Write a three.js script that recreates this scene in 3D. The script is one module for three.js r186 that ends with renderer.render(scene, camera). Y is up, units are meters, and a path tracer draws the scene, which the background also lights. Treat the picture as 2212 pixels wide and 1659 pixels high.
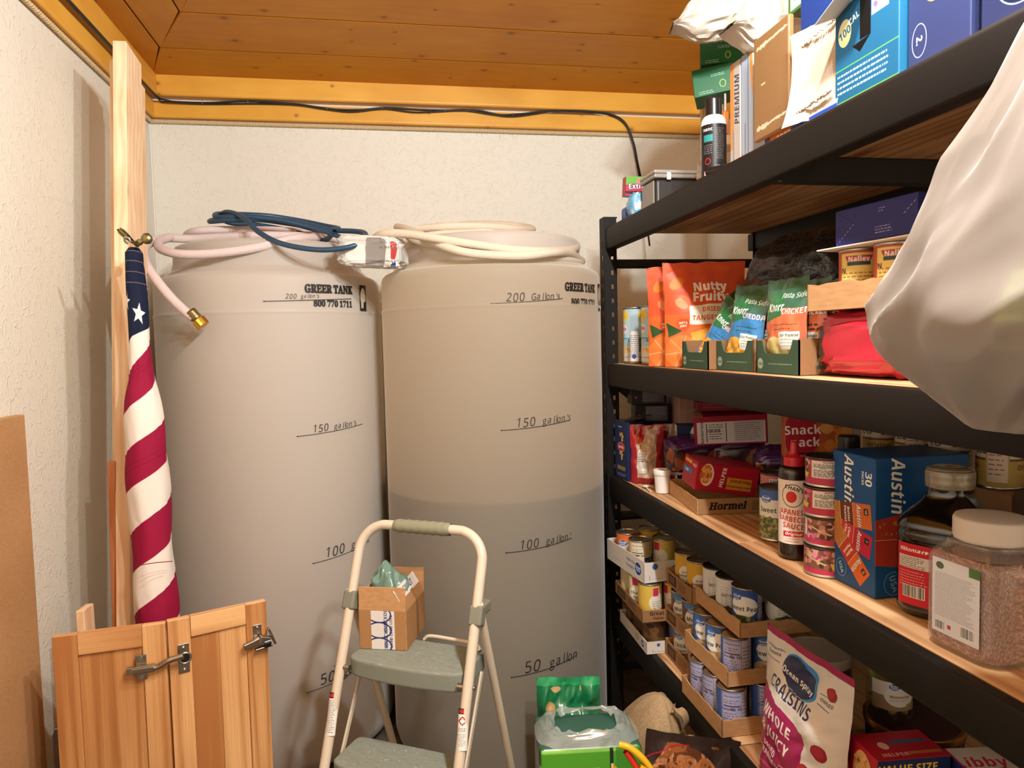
import * as THREE from 'three';
import { RoundedBoxGeometry } from 'three/addons/geometries/RoundedBoxGeometry.js';
import { mergeGeometries, mergeVertices, toCreasedNormals } from 'three/addons/utils/BufferGeometryUtils.js';
import { RectAreaLightUniformsLib } from 'three/addons/lights/RectAreaLightUniformsLib.js';
import { createNoise3D } from 'simplex-noise';

// ---------- camera, light, exposure ----------
RectAreaLightUniformsLib.init();
const scene = new THREE.Scene();
scene.background = new THREE.Color(0x000000);
const CAM_H = 1.44, DEG = Math.PI / 180;
const camera = new THREE.PerspectiveCamera(2 * Math.atan(1659 / 2 / 1534) / DEG, 2212 / 1659, 0.02, 30);
camera.position.set(0, CAM_H, 0);
camera.rotation.order = 'YXZ';
camera.rotation.set(-3.33 * DEG, -10.15 * DEG, -1.39 * DEG);
const renderer = new THREE.WebGLRenderer({ antialias: true });
renderer.toneMapping = THREE.LinearToneMapping;
renderer.toneMappingExposure = 0.33;
renderer.shadowMap.enabled = true;
// three warm bulbs in a ceiling bar, ahead of and above the photographer
const BULBS = [[0.54, 2.42, -0.88], [0.54, 2.42, -0.46], [0.54, 2.42, -0.04]];
const BULB_POWER = 15, BULB_COLOR = new THREE.Color(0.92, 1.0, 1.03);

// ---------- room measures (metres) ----------
const XL = -0.92, XR = 1.526, ZB = -3.2, ZF = 1.3, YC = 2.56;
const XF = 0.805;                                   // front face of the shelf rack
const SH = [0, 1.85, 1.355, 0.943, 0.435];          // board tops, shelf 1 (top) to 4
const ZFAR = -2.55, ZNEAR = -0.60, XREAR = 1.43;

// ---------- random and noise ----------
function rng(seed) { let s = seed | 0; return () => { s = (s + 0x6d2b79f5) | 0; let t = Math.imul(s ^ (s >>> 15), 1 | s); t = (t + Math.imul(t ^ (t >>> 7), 61 | t)) ^ t; return ((t ^ (t >>> 14)) >>> 0) / 4294967296; }; }
const R = rng(7);
const N3 = createNoise3D(rng(11));
const fbm = (x, y, z, o = 4) => { let a = 1, s = 0, f = 1; for (let i = 0; i < o; i++) { s += a * N3(x * f, y * f, z * f); a *= .5; f *= 2.03; } return s; };
const lerp = (a, b, t) => a + (b - a) * t, clamp = (x, a = 0, b = 1) => Math.min(b, Math.max(a, x));
const smooth = (a, b, x) => { const t = clamp((x - a) / (b - a)); return t * t * (3 - 2 * t); };

// ---------- scene bookkeeping ----------
const used = new Map(), kids = new WeakMap();
function numbered(name) { const n = used.get(name) ?? 0; used.set(name, n + 1); return n ? name + '_' + String(n).padStart(3, '0') : name; }
function tag(o, label, category, group) { o.userData = { label, category }; if (group) o.userData.group = group; return o; }
function thing(name, label, category, pos = [0, 0, 0], turn = 0, group) {
  const o = new THREE.Group(); o.name = numbered(name); scene.add(o);
  o.position.set(...pos); o.rotation.y = turn; return tag(o, label, category, group);
}
function mesh(name, geo, mat, parent) {
  const m = new THREE.Mesh(geo, mat); m.castShadow = m.receiveShadow = true;
  m.name = parent ? name : numbered(name);
  if (parent) { let k = kids.get(parent); if (!k) kids.set(parent, k = {}); const n = k[name] ?? 0; k[name] = n + 1; if (n) m.name = name + '_' + String(n).padStart(3, '0'); }
  (parent ?? scene).add(m); return m;
}
function single(name, label, category, geo, mat, pos = [0, 0, 0], rot = [0, 0, 0], group) {
  const m = mesh(name, geo, mat); m.position.set(...pos); m.rotation.order = 'YXZ'; m.rotation.set(...rot); return tag(m, label, category, group);
}
function struct(name, geo, mat) { const m = mesh(name, geo, mat); m.userData = { kind: 'structure' }; return m; }
function structGroup(name) { const o = new THREE.Group(); o.name = name; o.userData = { kind: 'structure' }; scene.add(o); return o; }
function copy(o, label, pos, turn = 0, extra) {
  const c = o.clone(); c.name = numbered(o.name.replace(/_\d{3}$/, '')); scene.add(c);
  c.userData = { ...o.userData, label }; c.position.set(...pos); c.rotation.set(0, turn, 0); if (extra) extra(c); return c;
}

// ---------- label sheets: several flat prints share one texture ----------
const SHEET = 2048, sheets = [];
function newSheet() {
  const c = document.createElement('canvas'); c.width = c.height = SHEET;
  const g = c.getContext('2d'), t = new THREE.CanvasTexture(c);
  t.colorSpace = THREE.SRGBColorSpace; t.magFilter = THREE.LinearFilter; t.anisotropy = 8;
  const s = { c, g, t, x: 0, y: 0, row: 0, mats: {} }; sheets.push(s); return s;
}
const clearSheet = newSheet(); sheets.length = 0;
function alloc(s, w, h) {
  if (s.x + w > SHEET) { s.x = 0; s.y += s.row; s.row = 0; }
  if (s.y + h > SHEET) return null;
  const p = [s.x, s.y]; s.x += w; s.row = Math.max(s.row, h); return p;
}
function lab(w, h, draw, on) {                       // draw(g, w, h) in its own pixels
  w = Math.ceil(w); h = Math.ceil(h);
  let s = on ?? sheets[sheets.length - 1] ?? newSheet(), p = alloc(s, w + 6, h + 6);
  if (!p) { s = newSheet(); p = alloc(s, w + 6, h + 6); }
  const g = s.g; g.save(); g.beginPath(); g.rect(p[0], p[1], w + 6, h + 6); g.clip(); g.translate(p[0] + 3, p[1] + 3);
  draw(g, w, h); g.restore();
  return { s, u0: (p[0] + 3) / SHEET, u1: (p[0] + 3 + w) / SHEET, v1: 1 - (p[1] + 3) / SHEET, v0: 1 - (p[1] + 3 + h) / SHEET };
}
function toCell(geo, c) { const u = geo.attributes.uv; for (let i = 0; i < u.count; i++) u.setXY(i, lerp(c.u0, c.u1, u.getX(i)), lerp(c.v0, c.v1, u.getY(i))); return geo; }
const FIN = { card: { roughness: .42, specularIntensity: .5 }, matte: { roughness: .75, specularIntensity: .3 }, film: { roughness: .27, clearcoat: .35, clearcoatRoughness: .22 }, satin: { roughness: .5, specularIntensity: .4, clearcoat: .08, clearcoatRoughness: .3 }, paper: { roughness: .5 } };
function printMat(c, kind = 'card') { return c.s.mats[kind] ??= new THREE.MeshPhysicalMaterial({ map: c.s.t, side: THREE.DoubleSide, ...FIN[kind] }); }

// drawing helpers
const F = (px, fam = 'sans-serif', st = 'bold') => `${st} ${px}px ${fam}`;
function fill(g, w, h, col) { g.fillStyle = col; g.fillRect(-4, -4, w + 8, h + 8); }
function rect(g, x, y, w, h, col) { g.fillStyle = col; g.fillRect(x, y, w, h); }
function text(g, s, x, y, px, col, o = {}) {
  g.save(); g.translate(x, y); if (o.rot) g.rotate(o.rot); if (o.sx) g.scale(o.sx, 1);
  if (o.skew) g.transform(1, 0, -o.skew, 1, 0, 0);
  g.font = F(px, o.fam, o.st ?? 'bold'); g.textAlign = o.al ?? 'center'; g.textBaseline = 'middle';
  if (o.stroke) { g.strokeStyle = o.stroke; g.lineWidth = o.lw ?? px * .15; g.lineJoin = 'round'; g.strokeText(s, 0, 0); }
  g.fillStyle = col; g.fillText(s, 0, 0); g.restore();
}
function oval(g, x, y, a, b, col, rot = 0) { g.fillStyle = col; g.beginPath(); g.ellipse(x, y, a, b, rot, 0, 7); g.fill(); }
function ring(g, x, y, a, b, col, lw) { g.strokeStyle = col; g.lineWidth = lw; g.beginPath(); g.ellipse(x, y, a, b, 0, 0, 7); g.stroke(); }
function poly(g, pts, col) { g.fillStyle = col; g.beginPath(); pts.forEach((p, i) => (i ? g.lineTo(...p) : g.moveTo(...p))); g.closePath(); g.fill(); }
function lines(g, x, y, w, n, gap, col, lw = 1.5, seed = 3) { const r = rng(seed); g.strokeStyle = col; g.lineWidth = lw; for (let i = 0; i < n; i++) { let q = x; const e = x + w * (.72 + .28 * r()); while (q < e) { const l = 3 + 9 * r(); g.beginPath(); g.moveTo(q, y + i * gap); g.lineTo(Math.min(e, q + l), y + i * gap); g.stroke(); q += l + 2 + 2 * r(); } } }
function blobs(g, x, y, w, h, n, cols, r0, r1, seed = 5) { const r = rng(seed); for (let i = 0; i < n; i++) oval(g, x + w * r(), y + h * r(), lerp(r0, r1, r()), lerp(r0, r1, r()), cols[Math.floor(r() * cols.length)], r() * 3); }
function facts(g, x, y, w, h, bg = '#e9e3d8', ink = '#222') {
  rect(g, x, y, w, h, bg); const u = h / 12; text(g, 'Nutrition Facts', x + w * .5, y + u, Math.min(u * 1.5, w * .12), ink);
  lines(g, x + w * .06, y + u * 2.4, w * .85, 2, u * .8, ink, 1.2); rect(g, x + w * .05, y + u * 4, w * .9, u * .35, ink); text(g, 'Calories', x + w * .3, y + u * 5.2, u * 1.2, ink); text(g, '60  160', x + w * .75, y + u * 5.2, u * 1.3, ink);
  lines(g, x + w * .06, y + u * 6.6, w * .85, 6, u * .85, ink, 1.2, 9);
}
function bars(g, x, y, w, h, seed = 2) { const r = rng(seed); rect(g, x, y, w, h, '#eee8dd'); let q = x + 2; while (q < x + w - 3) { const b = 1 + 2 * r(); rect(g, q, y + 2, b, h - 4, '#222'); q += b + 1 + 2 * r(); } }
function gv(g, x, y, a, big = 1) { oval(g, x, y, a, a * .62 * big, '#f2f0ea'); oval(g, x, y, a * .93, a * .56 * big, '#1d4593'); text(g, 'Great', x, y - a * .16, a * .55, '#fff'); text(g, 'Value.', x + a * .05, y + a * .24, a * .42, '#fff'); }

// ---------- computed surface textures ----------
function dataTex(w, h, f, srgb = true) {
  const d = new Uint8Array(w * h * 4); const o = [0, 0, 0];
  for (let y = 0; y < h; y++) for (let x = 0; x < w; x++) { f(x / w, y / h, o); const i = (y * w + x) * 4; d[i] = clamp(o[0], 0, 255); d[i + 1] = clamp(o[1], 0, 255); d[i + 2] = clamp(o[2], 0, 255); d[i + 3] = 255; }
  const t = new THREE.DataTexture(d, w, h); t.magFilter = THREE.LinearFilter; t.wrapS = t.wrapT = THREE.RepeatWrapping; if (srgb) t.colorSpace = THREE.SRGBColorSpace; t.needsUpdate = true; return t;
}
// wood: u along the grain. cols = light, dark, ring frequency, knots [u, v, r]
function wood(w, h, o) {
  const A = o.a, B = o.b, K = o.knots ?? [], asp = o.asp ?? w / h;
  return dataTex(w, h, (u, v, out) => {
    // tile along u by blending two copies
    let x = u * asp, y = v, kn = 0, dx = 0;
    for (const [ku, kv, kr] of K) { const a = (u - ku) * asp, b = v - kv, q = Math.hypot(a * .8, b) / kr; if (q < 6) { const e = Math.exp(-q * q * .5); dx += Math.sign(b || 1) * e * kr * 1.1; if (q < 1) kn = Math.max(kn, .45 + .55 * smooth(1, .75, q) * (.6 + .4 * Math.sin(q * 14))); else kn = Math.max(kn, .55 * Math.exp(-(q - 1) * 1.6)); } }
    y += dx;
    const wob = .09 * fbm(x * .35 + o.s, y * 1.4, o.s, 3);
    const ph = (y + wob) * o.rings + .8 * N3(x * .25, y * 2, o.s + 5);
    let g = Math.pow(.5 + .5 * Math.sin(ph * 6.283), o.sharp ?? 1.6);
    const fine = N3(x * 4, y * 90, o.s + 9), fine2 = N3(x * 14, y * 240, o.s + 2), patch = fbm(x * .9, y * 1.2, o.s + 20, 3);
    let t = o.base + o.ring * g + o.fine * fine + o.fine * .6 * fine2 + o.patch * patch;
    t = clamp(t); const kc = o.kc ?? [82, 44, 18];
    for (let i = 0; i < 3; i++) out[i] = lerp(lerp(A[i], B[i], t), kc[i], kn * (o.kk ?? .8));
  });
}
const T = {};
T.pine = wood(2048, 512, { s: 1, a: [238, 180, 78], b: [204, 134, 42], rings: 5, sharp: 1.6, base: .22, ring: .1, fine: .035, patch: .16, asp: 8, kc: [104, 58, 22], kk: .7,
  knots: [[.03, .22, .016], [.075, .86, .022], [.14, .63, .012], [.19, .12, .02], [.235, .42, .014], [.3, .74, .024], [.345, .3, .012], [.39, .93, .016], [.46, .52, .02], [.5, .18, .012], [.555, .68, .014], [.6, .36, .022], [.655, .88, .012], [.7, .08, .018], [.76, .58, .014], [.81, .28, .024], [.87, .79, .014], [.93, .47, .018], [.97, .15, .012]] });
T.fir = wood(1024, 512, { s: 31, a: [250, 222, 184], b: [220, 168, 122], rings: 9, sharp: 1.4, base: .2, ring: .32, fine: .08, patch: .22, asp: 8, knots: [[.12, .3, .05], [.41, .72, .06], [.63, .22, .035], [.86, .55, .05]], kc: [142, 82, 46], kk: .6 });
T.hick = wood(1024, 512, { s: 57, a: [232, 182, 124], b: [172, 112, 60], rings: 11, sharp: 3, base: .2, ring: .36, fine: .12, patch: .62, asp: 2.4, knots: [] });
T.ply = wood(1024, 512, { s: 77, a: [214, 172, 124], b: [150, 100, 60], rings: 8, sharp: 2.4, base: .16, ring: .5, fine: .1, patch: .55, asp: 3, knots: [[.3, .4, .03], [.75, .6, .025]], kc: [120, 70, 36] });
T.card = dataTex(512, 512, (u, v, o) => { const n = 6 * N3(u * 60, v * 500, 1) + 7 * N3(u * 5, v * 5, 4) + 5 * N3(u * 240, v * 240, 3); o[0] = 183 + n; o[1] = 138 + n; o[2] = 92 + n * .9; });
T.pack = dataTex(256, 256, (u, v, o) => { const n = 8 * N3(u * 9, v * 9, 8) + 6 * N3(u * 120, v * 120, 3); o[0] = o[1] = o[2] = 128 + n * 3; }, false);
{ // plaster: short trowel strokes standing proud
  const c = document.createElement('canvas'); c.width = c.height = 1024; const g = c.getContext('2d'), r = rng(5); g.fillStyle = '#777'; g.fillRect(0, 0, 1024, 1024);
  for (let i = 0; i < 5200; i++) { const x = r() * 1024, y = r() * 1024, a = r() * 6.28, l = 6 + 22 * r(), b = r() < .6; g.strokeStyle = b ? `rgba(255,255,255,${.1 + .3 * r()})` : `rgba(40,40,40,${.06 + .16 * r()})`; g.lineWidth = 1 + 3.5 * r(); g.lineCap = 'round';
    for (const [ox, oy] of [[0, 0], [-1024, 0], [0, -1024], [-1024, -1024]]) { if (ox && x < 980) continue; if (oy && y < 980) continue; g.beginPath(); g.moveTo(x + ox, y + oy); g.quadraticCurveTo(x + ox + Math.cos(a) * l * .5 + 4, y + oy + Math.sin(a) * l * .5 - 4, x + ox + Math.cos(a + .5) * l, y + oy + Math.sin(a + .5) * l); g.stroke(); } }
  T.plaster = new THREE.CanvasTexture(c); T.plaster.wrapS = T.plaster.wrapT = THREE.RepeatWrapping;
}
T.burlap = dataTex(256, 256, (u, v, o) => { const a = Math.sin(u * 6.283 * 32), b = Math.sin(v * 6.283 * 32), k = (a * b > 0 ? 1 : .75) * (.8 + .2 * Math.max(Math.abs(a), Math.abs(b))) + .09 * N3(u * 30, v * 30, 2); o[0] = 196 * k; o[1] = 166 * k; o[2] = 124 * k; });
T.weave = dataTex(128, 128, (u, v, o) => { const k = Math.sin((u + v) * 6.283 * 4) * Math.sin((u - v) * 6.283 * 4); o[0] = o[1] = o[2] = 128 + 90 * k; }, false);
T.salt = dataTex(512, 512, (u, v, o) => { const n = Math.abs(N3(u * 60, v * 60, 2)), m = N3(u * 26, v * 26, 6), k = .72 + .5 * n + .22 * m; o[0] = 226 * k; o[1] = 168 * k; o[2] = 146 * k; });
T.concrete = dataTex(256, 256, (u, v, o) => { const n = 14 * fbm(u * 8, v * 8, 3, 4); o[0] = 84 + n; o[1] = 72 + n; o[2] = 60 + n; });
for (const t of [T.pine, T.fir, T.hick, T.ply, T.card]) t.wrapS = t.wrapT = THREE.MirroredRepeatWrapping;
const rep = (t, x, y, ox = 0, oy = 0) => { const c = t.clone(); c.repeat.set(x, y); c.offset.set(ox, oy); c.needsUpdate = true; return c; };
const P = (o) => new THREE.MeshPhysicalMaterial(o), S = (color, roughness = .6, o = {}) => new THREE.MeshPhysicalMaterial({ color, roughness, ...o });

const M = {
  wall: P({ color: 0xe8e2d3, roughness: .62, bumpMap: T.plaster, bumpScale: .0045 }),
  pine: P({ map: T.pine, roughness: .4, specularIntensity: .5 }), pineDark: P({ map: T.pine, color: new THREE.Color().setRGB(.75, .57, .24), roughness: .42, specularIntensity: .35 }),
  fir: P({ map: T.fir, roughness: .72 }), hick: P({ map: T.hick, roughness: .42, clearcoat: .2, clearcoatRoughness: .35 }), ply: P({ map: T.ply, roughness: .7 }),
  card: P({ map: T.card, roughness: .8, side: 2 }), cardWhite: S(0xe4dccf, .6, { side: 2 }),
  floor: P({ map: T.concrete, roughness: .7 }),
  black: S(0x161311, .52, { specularIntensity: .42 }), blackGloss: S(0x151414, .3), blackMatte: S(0x1b1918, .7),
  steel: S(0xb9b6b0, .32, { metalness: 1 }), nickel: S(0xa79f93, .28, { metalness: 1 }), tin: S(0xc4c1bc, .3, { metalness: 1 }), darkTin: S(0x57504a, .42, { metalness: .9 }), brass: S(0xc9a040, .3, { metalness: 1 }), oldBrass: S(0x8f835c, .38, { metalness: 1 }),
  cream: S(0xd3c5af, .38, { clearcoat: .3, clearcoatRoughness: .3 }), sage: S(0x8f9482, .6), sageDark: S(0x77786a, .6),
  white: S(0xe8e4dc, .45), rubberBlue: S(0x26455f, .42), rubberBlack: S(0x15120f, .5),
  hosePink: P({ color: 0xe6d4d0, roughness: .42, bumpMap: rep(T.weave, 1, 1), bumpScale: .0012 }), hoseBeige: P({ color: 0xe2d2bb, roughness: .42, bumpMap: T.weave, bumpScale: .0012 }),
  jute: S(0xd2b78c, .9), burlap: P({ map: T.burlap, roughness: .95, side: 2 }),
  tank: P({ color: 0xdfd6cb, roughness: .5, transmission: .5, thickness: 0, side: 2 }),
  water: S(0xd6d6d2, .8), waterDeep: S(0x2c3432, .8),
  film: P({ color: 0xffffff, roughness: .12, transmission: .94, thickness: 0, side: 2, ior: 1.3 }),
  glass: P({ color: 0xffffff, roughness: .04, transmission: 1, thickness: 0, side: 2, ior: 1.45 }),
  plastic: P({ color: 0xf4efe8, roughness: .12, transmission: .9, thickness: 0, side: 2 }),
};
M.tank.roughness = .95; M.tankOld = M.tank.clone(); M.tankOld.color.set(0xeee2cc); M.tankOld.transmission = .78; M.tankOld.clearcoat = .35; M.tankOld.clearcoatRoughness = .42; M.tank.clearcoat = .35; M.tank.clearcoatRoughness = .42;

// ---------- geometry helpers ----------
const V = (x, y, z) => new THREE.Vector3(x, y, z);
function at(geo, x = 0, y = 0, z = 0, rx = 0, ry = 0, rz = 0) { const e = new THREE.Matrix4().makeRotationFromEuler(new THREE.Euler(rx, ry, rz, 'YXZ')); e.setPosition(x, y, z); return geo.applyMatrix4(e); }
function flat(g) { return g.index ? g.toNonIndexed() : g; }
function join(list) { return mergeGeometries(list.map((g) => { g = flat(g); for (const k of Object.keys(g.attributes)) if (!['position', 'normal', 'uv'].includes(k)) g.deleteAttribute(k); g.morphAttributes = {}; return g; })); }
// rounded box whose uv runs 0..1 on each side, or in metres times k
function rbox(w, h, d, r = .002, k = 0, seed = 0) {
  const g = flat(new RoundedBoxGeometry(w, h, d, 1, Math.min(r, w * .45, h * .45, d * .45))), p = g.attributes.position, n = p.count / 6, uv = g.attributes.uv, q = rng(seed + 1), ou = seed ? q() : 0, ov = seed ? q() : 0;
  for (let i = 0; i < p.count; i++) {
    const s = Math.floor(i / n), x = p.getX(i) + w / 2, y = p.getY(i) + h / 2, z = p.getZ(i) + d / 2;
    const [a, b, A, B] = s === 0 ? [d - z, y, d, h] : s === 1 ? [z, y, d, h] : s === 2 ? [x, d - z, w, d] : s === 3 ? [x, z, w, d] : s === 4 ? [x, y, w, h] : [w - x, y, w, h];
    if (k) { const sw = k < 0, K = Math.abs(k), long = Math.max(w, h, d), alongA = A >= B; const U = alongA !== sw ? a : b, W = alongA !== sw ? b : a; uv.setXY(i, U * K / 8 + ou, W * K + ov + s * .17); } else uv.setXY(i, a / A, b / B);
  }
  g.userData.n = n; return g;
}
// wooden board: grain along the longest side; the texture's u spans 8 times its v
const board = (w, h, d, r, seed, k = 4) => rbox(w, h, d, r, k, seed);
// printed carton: front on +z (and -z), side on +x (and -x), top on +y (and -y)
function carton(w, h, d, o, ppm = 1500) {
  const W = w * ppm, H = h * ppm, D = d * ppm, g = rbox(w, h, d, o.r ?? .0025), uv = g.attributes.uv, n = g.userData.n;
  const c = lab(W + D, H + D, (x) => {
    fill(x, W + D, H + D, o.col);
    const part = (f, px, py, a, b) => { if (!f) return; x.save(); x.beginPath(); x.rect(px, py, a, b); x.clip(); x.translate(px, py); f(x, a, b); x.restore(); };
    part(o.top, 0, 0, W, D); part(o.front, 0, D, W, H); part(o.side, W, D, D, H); part(o.back, W, 0, D, D);
  });
  for (let i = 0; i < uv.count; i++) {
    const s = Math.floor(i / n); let a = uv.getX(i), b = uv.getY(i); const e = .004; a = clamp(a, e, 1 - e); b = clamp(b, e, 1 - e);
    let X, Y; if (s < 2) { X = W + a * D; Y = D + (1 - b) * H; } else if (s < 4) { X = a * W; Y = (1 - b) * D; } else { X = a * W; Y = D + (1 - b) * H; }
    uv.setXY(i, lerp(c.u0, c.u1, X / (W + D)), lerp(c.v1, c.v0, Y / (H + D)));
  }
  return { geo: g, mat: printMat(c, o.fin ?? 'card') };
}
function lathe(pts, seg = 40) { return new THREE.LatheGeometry(pts.map((p) => new THREE.Vector2(p[0], p[1])), seg); }
function tube(pts, r, o = {}) { const c = new THREE.CatmullRomCurve3(pts.map((p) => (p.isVector3 ? p : V(...p))), o.closed ?? false, o.type ?? 'catmullrom', .5); const g = new THREE.TubeGeometry(c, o.n ?? pts.length * 8, r, o.k ?? 10, o.closed ?? false); if (o.uvm) { const L = c.getLength(), u = g.attributes.uv; for (let i = 0; i < u.count; i++) u.setXY(i, u.getX(i) * L * o.uvm, u.getY(i) * o.uvv); } return g; }
function rod(a, b, r, k = 16, r2 = r) { const d = V(...b).sub(V(...a)), g = new THREE.CylinderGeometry(r2, r, d.length(), k); g.applyQuaternion(new THREE.Quaternion().setFromUnitVectors(V(0, 1, 0), d.clone().normalize())); const m = V(...a).add(V(...b)).multiplyScalar(.5); g.translate(m.x, m.y, m.z); return g; }
function surf(nu, nv, f, closedU = false) { // f(u, v) -> [x, y, z]
  const pos = [], uv = [], idx = [];
  for (let j = 0; j <= nv; j++) for (let i = 0; i <= nu; i++) { const u = i / nu, v = j / nv; pos.push(...f(u, v)); uv.push(u, v); }
  for (let j = 0; j < nv; j++) for (let i = 0; i < nu; i++) { const a = j * (nu + 1) + i, b = a + 1, c = a + nu + 1, d = c + 1; idx.push(a, b, d, a, d, c); }
  const g = new THREE.BufferGeometry(); g.setAttribute('position', new THREE.Float32BufferAttribute(pos, 3)); g.setAttribute('uv', new THREE.Float32BufferAttribute(uv, 2)); g.setIndex(idx); g.computeVertexNormals();
  if (closedU) { const n = g.attributes.normal; for (let j = 0; j <= nv; j++) { const a = j * (nu + 1), b = a + nu; const x = V(n.getX(a) + n.getX(b), n.getY(a) + n.getY(b), n.getZ(a) + n.getZ(b)).normalize(); n.setXYZ(a, x.x, x.y, x.z); n.setXYZ(b, x.x, x.y, x.z); } }
  return g;
}
// sealed pouch standing on y = 0, facing +z: front print on the left half of its cell, back on the right
function pouch(w, h, t, o = {}) {
  const seed = o.seed ?? 1, wr = o.wr ?? .006, gus = o.gusset ?? .5, top = o.seal ?? .1, bend = o.bend ?? 0;
  const one = (sgn) => surf(26, 34, (u, v) => {
    const a = u * 2 - 1, e = Math.pow(Math.max(0, 1 - Math.pow(Math.abs(a), 2.6)), .75);
    let p = smooth(1 - top * .6, .45, v); p = Math.pow(p, .8) * lerp(gus, 1, smooth(0, .22, v)); if (o.pillow) p = smooth(1, 1 - .35, v) * smooth(0, .35, v) * 1.0;
    const edge = Math.min(1, (1 - Math.abs(a)) * 8) * Math.min(1, (1 - v) * 10);
    const nz = wr * edge * (fbm(u * 3 + seed, v * 4, sgn * 3 + seed, 3) + .5 * Math.abs(N3(u * 7, v * 9 + seed, seed)));
    const pinch = 1 - .045 * p * (o.pinch ?? 1);
    return [a * w / 2 * pinch + .002 * N3(v * 5, sgn, seed), v * h * (1 - .02 * e * (o.pillow ? 1 : 0)) + .003 * N3(u * 3, 1, seed) * v, sgn * (t / 2 * e * p + nz * .6) + bend * v * v];
  });
  const f = one(1), b = one(-1); { const ix = b.index.array; for (let i = 0; i < ix.length; i += 3) { const q = ix[i]; ix[i] = ix[i + 1]; ix[i + 1] = q; } b.computeVertexNormals(); }
  const uf = f.attributes.uv, ub = b.attributes.uv; for (let i = 0; i < uf.count; i++) { uf.setX(i, uf.getX(i) * .5); ub.setX(i, 1 - ub.getX(i) * .5); }
  return join([f, b]);
}
function pouchPrint(w, h, t, front, o = {}, back) { // returns geometry and its material
  const k = o.ppm ?? 1100, W = w * k, H = h * k, c = lab(W * 2, H, (g) => { g.save(); g.beginPath(); g.rect(-4, -4, W + 4, H + 8); g.clip(); front(g, W, H); g.restore(); g.save(); g.translate(W, 0); g.beginPath(); g.rect(0, -4, W + 4, H + 8); g.clip(); (back ?? front)(g, W, H); g.restore(); });
  const e = 2 / (W * 2); const geo = pouch(w, h, t, o); const u = geo.attributes.uv; for (let i = 0; i < u.count; i++) u.setX(i, clamp(u.getX(i), e, 1 - e)); return { geo: toCell(geo, c), mat: printMat(c, o.fin ?? 'film') };
}
function crumpled(w, h, d, amp, freq, seed, n = 48, sq = .55) { // squarish blob with ridged folds
  return surf(n, Math.round(n * .7), (u, v) => {
    const th = u * 6.28318, ph = (v - .5) * Math.PI, cp = Math.cos(ph), f = (x) => Math.sign(x) * Math.pow(Math.abs(x), sq);
    const x = f(Math.cos(th)) * f(cp), y = f(Math.sin(ph)), z = f(Math.sin(th)) * f(cp);
    const k = 1 + amp * ((1 - Math.abs(N3(x * freq + seed, y * freq, z * freq))) - .6) + amp * .7 * N3(x * freq * 2.3, y * freq * 2.3 + seed, z * freq * 2.3);
    return [x * w / 2 * k, y * h / 2 * k, -z * d / 2 * k];
  }, true);
}
// tin can: label, lid and base
function makeCan(name, r, h, draw, o = {}) {
  const grp = new THREE.Group(); grp.name = name; const ppm = o.ppm ?? 1000;
  const c = lab(6.2832 * r * ppm, h * .92 * ppm, draw), g = new THREE.CylinderGeometry(r, r, h * .93, 36, 1, true, Math.PI, Math.PI * 2); g.translate(0, h / 2, 0); toCell(g, c);
  mesh('label', g, printMat(c, 'paper'), grp);
  const rim = (y, s) => [[r * .985, y - s * .006], [r * 1.02, y - s * .004], [r * 1.03, y - s * .0015], [r * 1.01, y], [r * .97, y - s * .001], [r * .95, y - s * .005]];
  mesh('lid', lathe([...rim(h, 1), [r * .88, h - .0055], [r * .84, h - .003], [r * .6, h - .003], [r * .57, h - .0042], [0, h - .0042]], 36), o.lid ?? M.tin, grp);
  mesh('base', lathe([[0, .004], [r * .95, .005], ...rim(0, -1).reverse()], 36), M.tin, grp);
  return grp;
}
const canKinds = {};
function can(kind, label, pos, turn, group, category = 'can') {
  const c = canKinds[kind].clone(); c.name = numbered(canKinds[kind].name); scene.add(c); c.position.set(...pos); c.rotation.y = turn; return tag(c, label, category, group);
}
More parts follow.
